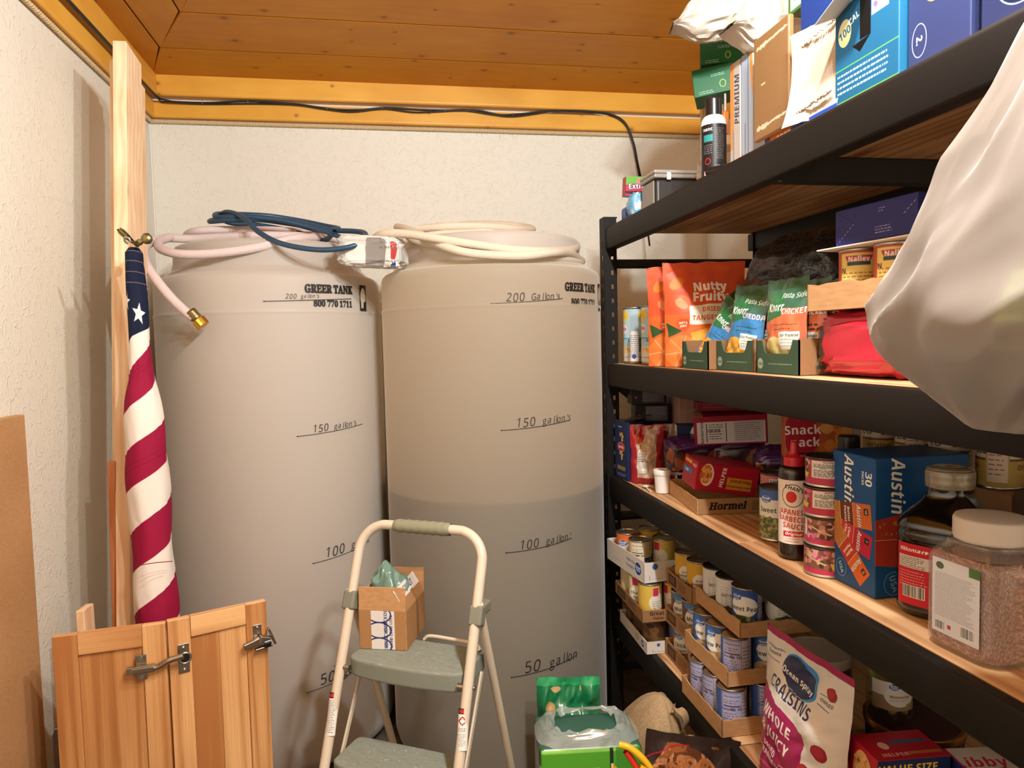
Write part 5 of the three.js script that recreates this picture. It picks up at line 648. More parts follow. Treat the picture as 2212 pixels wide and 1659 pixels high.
// ================= third shelf =================
const y3 = SH[3] + .001;
box('pasta_box', 'dark blue pasta box with red oval emblem, leftmost on the third shelf', 'box', .122, .207, .062, { col: '#1d2c58', front: (g, w, h) => { lines(g, w * .3, h * .1, w * .3, 1, 6, '#cfd4e2', 6); blobs(g, w * .38, h * .22, w * .3, h * .14, 6, ['#e0b85a'], 7, 11); oval(g, w * .5, h * .45, w * .26, h * .075, '#c22334'); ring(g, w * .5, h * .45, w * .26, h * .075, '#f0e8e0', 2); text(g, 'Barilla', w * .5, h * .45, h * .07, '#fff'); blobs(g, w * .36, h * .54, w * .26, h * .14, 6, ['#e0b85a'], 7, 11); rect(g, w * .2, h * .78, w * .6, h * .07, '#8a7a4c'); lines(g, w * .2, h * .92, w * .7, 2, 8, '#a9b0c8', 3); }, side: (g, w, h) => fill(g, w, h, '#1a2750'), top: (g, w, h) => fill(g, w, h, '#2a2624') }, [.855, y3, -2.42], TA + .06);
{ const f = mesh('open_flap', rbox(.1, .0025, .055, .001), S(0x3a3532, .6), scene.children[scene.children.length - 1]); f.position.set(.05, .222, -.01); f.rotation.set(.2, .3, .1); }
const redP = (g, w, h) => { fill(g, w, h, '#a51c28'); poly(g, [[w * .5, h * .02], [w * .82, h * .02], [w * .78, h * .9], [w * .2, h * .9], [w * .2, h * .34], [w * .4, h * .3]], '#b89a80'); facts(g, w * .22, h * .46, w * .3, h * .36, '#d8ccc0'); lines(g, w * .55, h * .36, w * .24, 16, h * .03, '#5a3a2a', 2); rect(g, w * .15, h * .9, w * .7, h * .12, '#8a141e'); };
bag('coffee_pouch', 'front red and tan pouch showing its printed back, beside the pasta box', 'pouch', .115, .2, .06, redP, { ppm: 1600, seed: 41, gusset: .9, wr: .008 }, [.885, y3, -2.325], -.42, [-.02, 0], 'red and tan pouches');
bag('coffee_pouch', 'rear red and tan pouch, right of and behind the front one', 'pouch', .115, .195, .06, redP, { ppm: 900, seed: 44, gusset: .9, wr: .008 }, [.985, y3, -2.36], -.42, [-.02, 0], 'red and tan pouches');
box('pasta_box', 'dark blue box with a pasta bowl picture behind the white cup', 'box', .13, .21, .07, { col: '#1f2a4c', front: (g, w, h) => { oval(g, w * .75, h * .16, w * .42, h * .24, '#d8d2c6'); blobs(g, w * .55, h * .05, w * .4, h * .2, 30, ['#a8824a', '#6a4a24', '#c9a86a'], 5, 9); oval(g, w * .36, h * .6, w * .1, h * .03, '#6a7a5a', -.5); rect(g, 0, h * .86, w, h * .14, '#a8745a'); }, side: (g, w, h) => { fill(g, w, h, '#cfc8bc'); bars(g, w * .1, h * .1, w * .8, h * .3); lines(g, 4, h * .5, w - 8, 12, 8, '#444', 2); } }, [1.015, y3, -2.215], -.3);
single('carton_stack', 'plain dark carton under the two small black boxes', 'carton', at(rbox(.12, .195, .14, .003), 0, .0975, 0), M.blackMatte, [.945, y3, -2.465]);
const blackBox = { col: '#1f1b1d', front: (g, w, h) => { rect(g, w * .3, h * .08, w * .62, h * .8, '#57525a'); lines(g, w * .32, h * .16, w * .56, 7, h * .1, '#a9a4a4', 2); oval(g, w * .12, h * .6, 9, 7, '#8a3a5a'); }, side: (g, w, h) => { oval(g, w * .5, h * .6, 10, 8, '#8a3a5a'); } };
box('black_box', 'lower small black box with printed panel near the rack\'s far end', 'box', .125, .066, .1, blackBox, [.95, y3 + .196, -2.455], -.2, 'small black boxes');
box('black_box', 'upper small black box under the second shelf\'s beam', 'box', .125, .066, .1, blackBox, [.935, y3 + .263, -2.45], -.18, 'small black boxes');
box('wood_print_box', 'tall pale box printed with pinkish wood grain behind the red boxes', 'box', .19, .33, .15, { col: '#b08a7c', front: (g, w, h) => { const r = rng(4); for (let i = 0; i < 40; i++) { g.strokeStyle = r() < .5 ? '#a07a6c' : '#bd978a'; g.lineWidth = 2; const y = h * r(); g.beginPath(); g.moveTo(0, y); g.lineTo(w, y + 4 * r()); g.stroke(); } rect(g, w * .1, 0, 2, h, '#c9a48a'); } }, [1.115, y3, -2.415], -.06);
single('white_cup', 'small white lidded paper cup on the third shelf edge', 'cup', lathe([[0, 0], [.021, 0], [.022, .002], [.0262, .058], [.0275, .058], [.0285, .062], [.0285, .072], [.0265, .076], [.024, .076], [.0235, .073], [0, .073]], 36), S(0xe6e0d8, .5), [.872, y3, -2.155]);
single('spoon', 'small white plastic spoon lying beside the white cup', 'spoon', join([at(lathe([[0, .001], [.009, .003], [.012, .006], [.011, .006], [.008, .004], [0, .002]], 20).scale(1, 1, 1.5), 0, 0, 0), rod([0, .005, .015], [.01, .004, .08], .002, 8)]), M.white, [.848, y3, -2.24], [0, -.3, 0]);
{ const t = tray('printed_tray', 'low brown cardboard tray with black script lettering on the third shelf', .24, .30, .044, M.card, [.99, y3, -1.985], -.13, { bg: '#8d6a48', front: (g, w, h) => { text(g, 'Hormel', w * .36, h * .5, h * .62, '#1d1512', { fam: 'serif', st: 'italic bold', stroke: '#1d1512', lw: 2 }); lines(g, w * .66, h * .28, w * .26, 5, h * .12, '#3a2a20', 2.4); } }); }
box('dinner_box', 'red dinner box lying tilted in the brown tray, left end raised', 'box', .185, .082, .12, { col: '#a8182c', front: (g, w, h) => { oval(g, w * .17, h * .42, w * .11, h * .4, '#e0d8cc'); g.save(); g.beginPath(); g.ellipse(w * .155, h * .4, w * .095, h * .34, 0, 0, 7); g.clip(); rect(g, 0, 0, w * .3, h, '#b5652a'); blobs(g, w * .05, h * .05, w * .2, h * .75, 60, ['#c97a34', '#d8924a', '#9a4a1c', '#e0a860'], 4, 8); g.restore(); text(g, 'HELPER', w * .43, h * .45, h * .2, '#f0e8e0', { rot: -1.45 }); rect(g, w * .5, h * .42, w * .4, h * .42, '#c98a2c'); text(g, 'Macaroni', w * .72, h * .54, h * .17, '#5a2018', { rot: 3.14 }); text(g, 'Double Cheeseburger', w * .7, h * .74, h * .12, '#5a2018', { rot: 3.14 }); }, side: (g, w, h) => { rect(g, w * .08, h * .1, w * .5, h * .12, '#e0a82c'); rect(g, w * .02, h * .4, w * .6, h * .18, '#2c86c9'); text(g, 'NEW', w * .3, h * .49, h * .13, '#fff'); text(g, 'HELP', w * .8, h * .2, h * .16, '#f0e8e0'); } }, [.962, y3 + .05, -1.95], -.12, null, [.06, -.16]);
const purp = (g, w, h) => { fill(g, w, h, '#4a2058'); rect(g, -4, h * .42, w + 8, h * .22, '#2c1424'); blobs(g, w * .05, h * .44, w * .9, h * .2, 20, ['#8a4a2a', '#b5703a', '#5a2a1a'], 6, 16); rect(g, w * .3, h * .68, w * .6, h * .3, '#cbc4cc'); bars(g, w * .34, h * .7, w * .2, h * .25); lines(g, w * .58, h * .74, w * .3, 5, 8, '#444', 2); text(g, 'fresh', w * .2, h * .2, h * .12, '#b59ac2', { rot: .3 }); };
for (const [x, y, z, a, r, lb, s] of [[1.10, .055, -2.10, -.45, -.1, 'middle purple snack pack behind the red dinner box', 51], [.975, .06, -2.155, -.3, .1, 'left purple snack pack below the red boxes', 53], [1.165, .045, -1.93, -.5, .2, 'right purple snack pack behind the canned meat', 57]]) {
  const c = lab(320, 200, purp), g = toCell(crumpled(.17, .115, .12, .09, 1.9, s, 40, .45), c); const m = single('snack_pack', lb, 'snack pack', g, printMat(c, 'film'), [x, y3 + y + .06, z], [r, a, .05], 'purple snack packs');  }
const crim = { col: '#8f1830', front: (g, w, h) => { rect(g, w * .03, h * .2, w * .94, h * .74, '#c9c2c2'); text(g, 'Nutrition Facts', w * .1, h * .56, h * .13, '#222', { rot: -1.57, sx: .8 }); rect(g, w * .16, h * .25, 3, h * .64, '#222'); lines(g, w * .2, h * .3, w * .2, 7, h * .08, '#333', 3); text(g, '120 370', w * .26, h * .52, h * .12, '#222'); rect(g, w * .43, h * .24, 3, h * .66, '#222'); rect(g, w * .54, h * .22, w * .4, h * .7, '#b5b0b4'); lines(g, w * .56, h * .28, w * .36, 9, h * .07, '#555', 2); }, top: (g, w, h) => { lines(g, w * .1, h * .2, w * .8, 5, h * .14, '#b0485a', 4); rect(g, 0, 0, w * .12, h, '#b08a6a'); } };
box('red_box', 'lower crimson box turned to show its nutrition panel', 'box', .215, .092, .09, crim, [1.06, y3 + .172, -2.06], -.38, 'crimson boxes', [.12, .05]);
box('red_box', 'upper crimson box lying on the nutrition panel box', 'box', .215, .03, .12, { col: '#6f1626', front: (g, w, h) => lines(g, w * .1, h * .3, w * .8, 2, h * .3, '#a8485a', 4) }, [1.075, y3 + .268, -2.09], -.36, 'crimson boxes');
can('pink', 'pink meat can standing behind the sweet pea can', [.975, y3, -1.655], LK, null);
single('carton_stack', 'small brown carton under the blue luncheon meat can', 'carton', at(rbox(.085, .085, .085, .003), 0, .0425, 0), M.card, [1.0, y3, -1.56]);
can('lunch', 'light blue luncheon meat can raised behind the sauce bottle', [1.0, y3 + .086, -1.56], LK, null);
can('peasgreen', 'sweet pea can with green pea print left of the sauce bottle', [.935, y3, -1.585], LK, null);
{ // sauce bottle
  const t = thing('sauce_bottle', 'squeeze bottle of dark barbecue sauce with red flip cap', 'bottle', [.893, y3, -1.437], -.5);
  const c = lab(560, 400, (g, w, h) => { fill(g, w, h, '#e4d9cd'); const x = w * .5; ring(g, x - 14, h * .24, 62, 70, '#1d1512', 4); text(g, "CHAN'S", x - 4, h * .13, 32, '#1d1512', { rot: .3 }); oval(g, x - 22, h * .26, 30, 36, '#c8322c'); text(g, 'JAPANESE', x - 18, h * .5, 46, '#c22a30', { sx: .8, rot: .05 }); text(g, 'BARBECUE', x - 14, h * .61, 46, '#c22a30', { sx: .8, rot: .08 }); text(g, 'SAUCE', x - 10, h * .72, 46, '#c22a30', { sx: .9, rot: .1 }); rect(g, x - 70, h * .8, 120, 34, '#c22a30'); text(g, 'Original', x - 10, h * .84, 26, '#fff', { st: 'italic bold', rot: .04 }); lines(g, x - 50, h * .92, 80, 1, 6, '#c22a30', 4); rect(g, x + 70, h * .88, 46, 26, '#2a3a2a'); lines(g, x + 66, h * .2, 10, 16, 9, '#5a4a44', 2); lines(g, x - 60, h * .96, 90, 1, 6, '#c2605a', 6); });
  const body = lathe([[0, .002], [.030, .002], [.0325, .006], [.0335, .014], [.0335, .19], [.032, .2], [.026, .207], [.016, .21], [.015, .214]], 40); mesh('bottle_body', body, S(0x1b110d, .22, { clearcoat: .5, clearcoatRoughness: .1 }), t);
  const g = new THREE.CylinderGeometry(.0339, .0339, .142, 40, 1, true, Math.PI, 6.2832); g.translate(0, .108, 0); mesh('label', toCell(g, c), printMat(c, 'card'), t);
  mesh('cap', join([lathe([[.021, .205], [.0225, .207], [.0225, .226], [.021, .228], [.012, .231], [.009, .24], [.0075, .258], [.006, .262], [0, .262]], 32), at(rbox(.03, .003, .02, .001), .026, .229, .0, 0, 0, -.1)]), S(0xc01f2c, .35), t);
}
for (let i = 0; i < 4; i++) can('beef' + i, ['bottom can of the four-high beef can stack', 'second beef can up in the four-high stack', 'third beef can up in the four-high stack, nutrition panel showing', 'top beef can of the four-high stack'][i], [.898 + [0, .002, -.001, .003][i], y3 + i * .0618, -1.327], LK + [1.9, 0, .25, .1][i], 'stacked beef cans');
{ const pack = (g, w, h, x, y, rot, c1, c2, nm, n) => { g.save(); g.translate(x, y); g.rotate(rot); rect(g, -w * .62, -h / 2, w * .32, h, '#b5763a'); blobs(g, -w * .6, -h * .45, w * .28, h * .9, 18, ['#c98a4a', '#a86530'], 4, 8); rect(g, -w * .32, -h / 2, w * .34, h, c2); rect(g, -w * .02, -h / 2, w * .42, h, c1); rect(g, -w * .33, -h / 2, 3, h, '#e8c8a0'); rect(g, -w * .02, -h / 2, 3, h, '#e8c8a0'); text(g, 'Austin', w * .12, 0, h * .36, '#f2ece4', { st: 'italic bold', rot: 1.57, stroke: '#2a1a1a', lw: 3, sx: .8 }); text(g, nm[0], -w * .12, 0, h * .2, '#f2ece4', { rot: 1.57 }); text(g, nm[1], -w * .2, 0, h * .2, '#f2ece4', { rot: 1.57 }); rect(g, w * .24, -h * .32, w * .1, h * .26, '#2a1f1a'); text(g, n, w * .29, -h * .19, h * .17, '#e8d8a0', { rot: 1.57 }); g.restore(); };
  box('snack_carton', 'tall blue carton of cracker snacks with orange packets printed on it', 'box', .127, .265, .2, { ppm: 2600, col: '#1c4d82', front: (g, w, h) => { text(g, 'Austin', w * .4, h * .2, w * .3, '#f0ece4', { st: 'italic bold', rot: 1.57, stroke: '#26242c', lw: 6, sx: .85 }); text(g, '30', w * .85, h * .16, w * .2, '#f0ece4', { rot: 1.57 }); text(g, 'PACKS', w * .72, h * .16, w * .07, '#f0ece4', { rot: 1.57 }); pack(g, w, h * .18, w * .52, h * .45, -.12, '#c9642c', '#6a3420', ['Butter', 'Peanut'], '10'); pack(g, w, h * .17, w * .52, h * .62, .16, '#b5203c', '#c23a3a', ['Cheese', 'Cheddar'], '7'); pack(g, w * .95, h * .16, w * .5, h * .78, .72, '#d0622a', '#b5402c', ['Butter', 'Peanut'], '13'); ring(g, w * .22, h * .88, w * .12, w * .14, '#a9c0d6', 2); text(g, 'USA', w * .22, h * .88, w * .1, '#a9c0d6', { rot: 1.2 }); }, side: (g, w, h) => { text(g, 'Austin', w * .24, h * .2, w * .2, '#f0ece4', { st: 'italic bold', rot: 1.57, stroke: '#26242c', lw: 6, sx: .85 }); text(g, '30', w * .84, h * .14, w * .13, '#f0ece4', { rot: 1.57 }); poly(g, [[0, h * .44], [w * .3, h * .4], [w, h * .5], [w, h * .8], [w * .4, h * .8], [0, h * .76]], '#a8382a'); blobs(g, 0, h * .46, w * .34, h * .1, 20, ['#b5763a', '#8f5424'], 5, 10); rect(g, w * .3, h * .42, 4, h * .34, '#d8b08a'); rect(g, 0, h * .58, w, 3, '#d8b08a'); ring(g, w * .2, h * .9, w * .1, w * .11, '#7f9cba', 3); text(g, 'USA', w * .2, h * .9, w * .09, '#7f9cba', { rot: 1.3 }); } }, [.988, y3, -1.228], TA); }
{ // soy sauce jug
  const t = thing('soy_jug', 'large black ribbed jug of soy sauce with red label', 'jug', [.972, y3, -1.082], TA + .5);
  const f = (x) => Math.sign(x) * Math.pow(Math.abs(x), .62), rad = (v) => .074 * (1 - .56 * smooth(.66, .95, v)) * (v < .04 ? .9 + v * 2.5 : 1) * (1 - .03 * (Math.max(0, Math.sin(v * 70)) ** 4) * (v < .14 || (v > .56 && v < .66) ? 1 : 0));
  mesh('jug_body', surf(64, 60, (u, v) => { const a = u * 6.283, r = rad(v) * (1 - .012 * Math.max(0, Math.sin(a * 24)) * (v > .14 && v < .56 ? 1 : 0)); return [f(Math.cos(a)) * r, v * .232, -f(Math.sin(a)) * r]; }, true), S(0x0f0b09, .16, { clearcoat: .6, clearcoatRoughness: .08 }), t);
  mesh('neck', lathe([[.0325, .215], [.035, .226]], 30), M.blackGloss, t);
  mesh('wrapped_cap', lathe([[.033, .222], [.0385, .226], [.039, .25], [.036, .258], [.024, .261], [0, .259]], 36), P({ color: 0x8a7d66, roughness: .2, clearcoat: 1, clearcoatRoughness: .1, bumpMap: T.weave, bumpScale: .003 }), t);
  const c = lab(170, 300, (q, w, h) => { fill(q, w, h, '#b8202c'); text(q, 'Kikkoman', w * .5, h * .1, 26, '#f0e0d8', { st: 'italic bold' }); rect(q, w * .08, h * .2, w * .84, h * .2, '#cfc6ba'); lines(q, w * .12, h * .23, w * .76, 6, 9, '#3a3030', 3); lines(q, w * .1, h * .46, w * .8, 6, 14, '#d8a0a0', 4); bars(q, w * .25, h * .68, w * .6, h * .2); });
  mesh('label', toCell(surf(14, 6, (u, v) => { const a = -Math.PI / 2 + (u - .5) * .8 - .32, r = .0758; return [f(Math.cos(a)) * r, .022 + v * .108, -f(Math.sin(a)) * r]; }), c), printMat(c, 'card'), t);
}
{ // salt jar
  const t = thing('salt_jar', 'big square clear jar of pink salt with white screw lid, nearest on the shelf', 'jar', [.917, y3, -.938], TA + .06), w = .068; const sq = (k, y0, y1, sh) => surf(48, 22, (u, v) => { const a = u * 6.283, f = (x) => Math.sign(x) * Math.pow(Math.abs(x), .42), y = lerp(y0, y1, v); const r = w * k * (1 - sh * smooth(.82, 1, v)) * (v < .05 ? .93 + v * 1.4 : 1); return [f(Math.cos(a)) * r, y, -f(Math.sin(a)) * r]; }, true);
  { const g = sq(.965, .004, .150, .18); const u = g.attributes.uv; for (let i = 0; i < u.count; i++) u.setXY(i, u.getX(i) * 3, u.getY(i) * .9); mesh('salt', join([g, at(new THREE.CircleGeometry(.052, 30), 0, .150, 0, -Math.PI / 2)]), P({ map: T.salt, roughness: .6, bumpMap: T.salt, bumpScale: .004 }), t); } mesh('jar_body', sq(1, 0, .172, .3), M.plastic, t);
  mesh('lid', lathe([[.046, .172], [.05, .174], [.0515, .178], [.0515, .205], [.049, .21], [.02, .212], [0, .211]], 48), S(0xcfc2b4, .5), t); mesh('collar', lathe([[.048, .165], [.053, .168], [.053, .172], [.047, .174]], 40), M.plastic, t);
  const c = lab(300, 420, (q, W, H) => { fill(q, W, H, '#c9c2bd'); oval(q, 50, 40, 26, 20, '#4a5a3a'); rect(q, W * .78, 0, W * .22, 50, '#4a6a34'); lines(q, 20, 80, W - 40, 30, 8.4, '#6a6460', 2.4); bars(q, 20, H * .84, 60, 50); bars(q, W * .62, H * .8, 90, 60); rect(q, W * .34, H * .86, 22, 22, '#a83a3a'); }); mesh('label', at(toCell(new THREE.PlaneGeometry(.086, .118), c), .002, .084, .0688), printMat(c, 'paper'), t); }
box('snack_carton', 'lower orange pudding carton at the back of the third shelf', 'box', .16, .178, .1, { col: '#5a2a1c' }, [1.09, y3, -1.66], -.5);
box('snack_carton', 'upper red and orange pudding carton under the second shelf beam', 'box', .16, .12, .1, { col: '#b5582c', front: (g, w, h) => { oval(g, w * .24, h * .45, w * .26, h * .5, '#a8182c'); text(g, 'Snack', w * .26, h * .34, h * .26, '#f0e8e0', { rot: -.05 }); text(g, 'pack', w * .3, h * .6, h * .26, '#f0e8e0', { rot: -.05 }); blobs(g, w * .5, h * .2, w * .45, h * .6, 14, ['#d8843c', '#c96a2a', '#e0a05a'], 12, 26); } }, [1.09, y3 + .179, -1.655], -.45);
{ const t = thing('syrup_bottle', 'brown bottle with a black cap behind the beef can stack', 'bottle', [1.045, y3, -1.46]); mesh('bottle_body', lathe([[0, 0], [.036, 0], [.038, .01], [.038, .17], [.03, .2], [.02, .215], [.018, .235]], 32), S(0x4a3018, .2, { clearcoat: .5 }), t); mesh('cap', lathe([[.022, .232], [.0235, .235], [.0235, .262], [.021, .265], [0, .265]], 28), M.blackGloss, t); }
single('carton_stack', 'brown carton under the tomato cans at the back of the third shelf', 'carton', at(rbox(.12, .198, .44, .003), 0, .099, 0), M.card, [1.165, y3, -1.31]);
can('rotel', 'left tomato can of the back row on the third shelf', [1.135, y3 + .199, -1.475], -.68, 'tomato cans at the back'); can('rotel', 'middle tomato can of the back row on the third shelf', [1.145, y3 + .199, -1.375], .9, 'tomato cans at the back'); can('rotel', 'right tomato can of the back row, under the white bag', [1.14, y3 + .199, -1.27], -.74, 'tomato cans at the back'); can('rotel', 'fourth tomato can of the back row, in deep shade', [1.15, y3 + .199, -1.16], .7, 'tomato cans at the back');
box('dark_carton', 'brownish printed carton in the shade behind the soy sauce jug', 'box', .3, .21, .16, { col: '#5a4438', front: (g, w, h) => { rect(g, w * .1, h * .06, w * .16, h * .26, '#3a2a20'); text(g, '8', w * .18, h * .14, h * .14, '#d8c8b0'); lines(g, w * .34, h * .1, w * .5, 4, 10, '#a08a70', 3); } }, [1.21, y3, -.95], TA + .2);
can('rotel', 'dark tomato can standing right behind the soy sauce jug', [1.06, y3, -1.02], -.74, 'tomato cans at the back');
// ================= bottom shelf: stacked trays of cans =================
const y4 = SH[4] + .001;
const gvWhite = { bg: '#d6cdc2', hf: .04, side: (g, w, h) => { text(g, '100% Pure', w * .68, h * .35, h * .2, '#5a6488'); text(g, 'Pumpkin', w * .66, h * .62, h * .2, '#5a6488'); gv(g, w * .86, h * .5, h * .34, 1.5); lines(g, w * .2, h * .7, w * .2, 1, 6, '#8a8a9a', 3); }, front: (g, w, h) => { oval(g, w * .2, h * .3, h * .14, h * .14, '#3a5a9c'); oval(g, w * .72, h * .6, w * .3, h * .34, '#4a5f96'); text(g, 'Great', w * .66, h * .6, h * .3, '#d6cdc2'); rect(g, w * .1, h * .7, 2, h * .2, '#5a5a5a'); lines(g, w * .14, h * .85, w * .2, 1, 5, '#777', 2); } };
const gvBrown = { bg: '#8f6a47', side: (g, w, h) => { rect(g, w * .1, h * .2, w * .3, h * .6, '#2a1f18'); rect(g, w * .13, h * .28, w * .24, h * .44, '#8f6a47'); const r = rng(6); for (let x = w * .14; x < w * .36; x += 7) rect(g, x, h * .28, 2 + 2 * r(), h * .44, '#2a1f18'); lines(g, w * .5, h * .3, w * .3, 4, h * .14, '#3a2a20', 3); } };
const plain = { bg: '#98714b', side: gvBrown.side };
// a tray whose left front corner (aisle side, camera end) is at (x, z): faces the camera with +z, its long side along the aisle
const corner = (x, z, w, d, turn) => [x + w / 2 * Math.cos(turn) - d / 2 * Math.sin(turn), z - w / 2 * Math.sin(turn) - d / 2 * Math.cos(turn)];
function canTray(label, x, y, z, w, d, h, mat, turn, o) { const [cx, cz] = corner(x, z, w, d, turn); const t = tray('can_tray', label, w, d, h, mat, [cx, y, cz], turn, o); return (lx, lz) => [cx + lx * Math.cos(turn) + lz * Math.sin(turn), y + .0035, cz - lx * Math.sin(turn) + lz * Math.cos(turn)]; }
const fillTray = (put, list, group) => { for (const [k, lx, lz, turn, lb] of list) can(k, lb, put(lx, lz), turn, group); };
// far stack
{ let p = canTray('white can tray at the bottom of the far stack on the lowest shelf', .792, y4, -2.105, .2, .285, .04, M.cardWhite, -.03, { ...gvWhite, hf: .04 });
  fillTray(p, [['brown', -.055, .085, LK, 'near brown soup can in the far stack\'s bottom tray'], ['brown', -.055, .0, LK + 1, 'middle brown soup can in the far stack\'s bottom tray'], ['brown', -.055, -.085, LK, 'far brown soup can in the far stack\'s bottom tray'], ['factsblue', .035, .085, LK, 'blue can in the second row of the far stack\'s bottom tray'], ['brown', .035, -.08, LK, 'brown soup can at the back of the far stack\'s bottom tray']], 'cans in the far stack\'s bottom tray');
  p = canTray('brown can tray in the middle of the far stack', .775, y4 + .109, -2.095, .205, .29, .042, M.card, -.03, { ...gvBrown, hf: .038, front: (g, w, h) => { text(g, 'Great', w * .24, h * .38, h * .42, '#1f1712'); text(g, 'Value.', w * .27, h * .74, h * .3, '#1f1712'); lines(g, w * .52, h * .25, w * .44, 4, h * .2, '#2a1d14', 5); } });
  fillTray(p, [['facts60', -.06, -.09, LK + 1.6, 'far can in the middle tray of the far stack'], ['chunky', -.06, -.005, LK, 'chunky fruit can in the middle tray of the far stack'], ['yellow', -.055, .085, LK + .9, 'yellow fruit can with nutrition panel in the middle tray'], ['yellow', .03, .09, LK - .6, 'second yellow fruit can, right in the middle tray'], ['factsblue', .07, -.0, LK, 'pale blue can at the back of the middle tray']], 'cans in the far stack\'s middle tray');
  p = canTray('white can tray on top of the far stack, slightly turned', .795, y4 + .222, -2.13, .205, .29, .072, M.cardWhite, .1, { ...gvWhite, hf: .066 });
  fillTray(p, [['fruitor', -.055, -.075, LK, 'orange fruit can in the top white tray'], ['facts60', -.055, .025, LK + .25, 'tan can with nutrition panel and blue patch in the top white tray'], ['yellow', .028, .035, LK - .3, 'yellow fruit can in the top white tray'], ['tomato', .03, -.075, LK, 'dark lidded can at the back of the top white tray']], 'cans in the top white tray'); }
// middle stack
{ let p = canTray('brown can tray at the bottom of the middle stack', .85, y4, -1.885, .18, .215, .052, M.card, -.01, plain);
  fillTray(p, [['chick', -.045, -.055, -.62, 'chicken soup can in the bottom tray of the middle stack'], ['chick', .03, -.055, -.9, 'second chicken soup can behind the first'], ['chick', -.045, .055, -.4, 'chicken soup can at the near end of the middle stack\'s bottom tray']], 'chicken soup cans');
  p = canTray('brown can tray in the middle of the middle stack', .852, y4 + .11, -1.88, .18, .22, .05, M.card, .0, plain);
  fillTray(p, [['mush', -.045, -.072, -.75, 'far mushroom soup can in the middle stack'], ['mush', -.045, .01, -.62, 'near mushroom soup can in the middle stack'], ['mush', .04, -.03, -.6, 'mushroom soup can behind the front pair']], 'mushroom soup cans');
  p = canTray('brown can tray on top of the middle stack with tomato cans', .868, y4 + .218, -1.93, .18, .2, .05, M.card, -.02, plain);
  fillTray(p, [['tomato', -.042, -.045, -.72, 'far yellow labelled tomato can on the middle stack'], ['tomato', -.038, .04, -.6, 'near yellow labelled tomato can on the middle stack'], ['tomato', .048, -.03, -.5, 'tomato can behind the yellow pair'], ['peaswhite', .05, .055, -.5, 'white pea can behind the near tomato can']], 'cans on the middle stack'); }
// near stack
{ let p = canTray('brown can tray at the bottom of the near stack', .802, y4, -1.612, .2, .245, .048, M.card, -.005, { hf: .045, torn: .006 });
  fillTray(p, [['factsblue', -.055, -.075, -.75, 'far lavender can in the bottom tray of the near stack'], ['factsblue', -.055, .004, -.95, 'middle lavender can in the bottom tray of the near stack'], ['factsblue', -.053, .082, -.05, 'near lavender can in the bottom tray of the near stack'], ['factsblue', .04, .08, .2, 'lavender can right of the near one, bottom tray']], 'lavender cans in the bottom tray');
  p = canTray('brown can tray in the middle of the near stack', .828, y4 + .118, -1.632, .2, .255, .048, M.card, .005, { hf: .04, torn: .006 });
  fillTray(p, [['potato', -.052, -.085, -.45, 'far white potato can in the middle tray of the near stack'], ['potato', -.054, -.004, -.62, 'middle blue potato can in the near stack'], ['factsblue', -.05, .078, -.4, 'near can with nutrition panel, middle tray of the near stack'], ['potato', .04, .07, -.2, 'potato can right of the nutrition panel can']], 'potato cans in the middle tray');
  p = canTray('brown can tray on top of the near stack with pea cans', .868, y4 + .237, -1.642, .2, .275, .046, M.card, -.02, { hf: .04, torn: .008 });
  fillTray(p, [['peaswhite', -.055, -.092, -.55, 'far white pea can in the top tray'], ['peaswhite', -.055, -.008, -.6, 'middle white pea can in the top tray'], ['peasblue', -.05, .078, -.72, 'near blue sweet pea can in the top tray'], ['peaswhite', .042, .082, -.1, 'pale can right of the blue pea can'], ['peaswhite', .04, -.03, .2, 'white pea can in the second row of the top tray']], 'pea cans in the top tray'); }
single('large_can', 'large dark red can with a wide grey lid behind the cranberry bag', 'can', join([at(lathe([[0, 0], [.07, 0], [.071, .004], [.071, .232]], 48))]), S(0x4a1a1c, .4), [1.0, y4, -1.505]);
{ const o = scene.children[scene.children.length - 1]; mesh('lid', lathe([[.071, .23], [.0755, .234], [.0755, .252], [.073, .256], [.069, .255], [.066, .251], [0, .251]], 56), S(0xa89c8c, .55), o); }
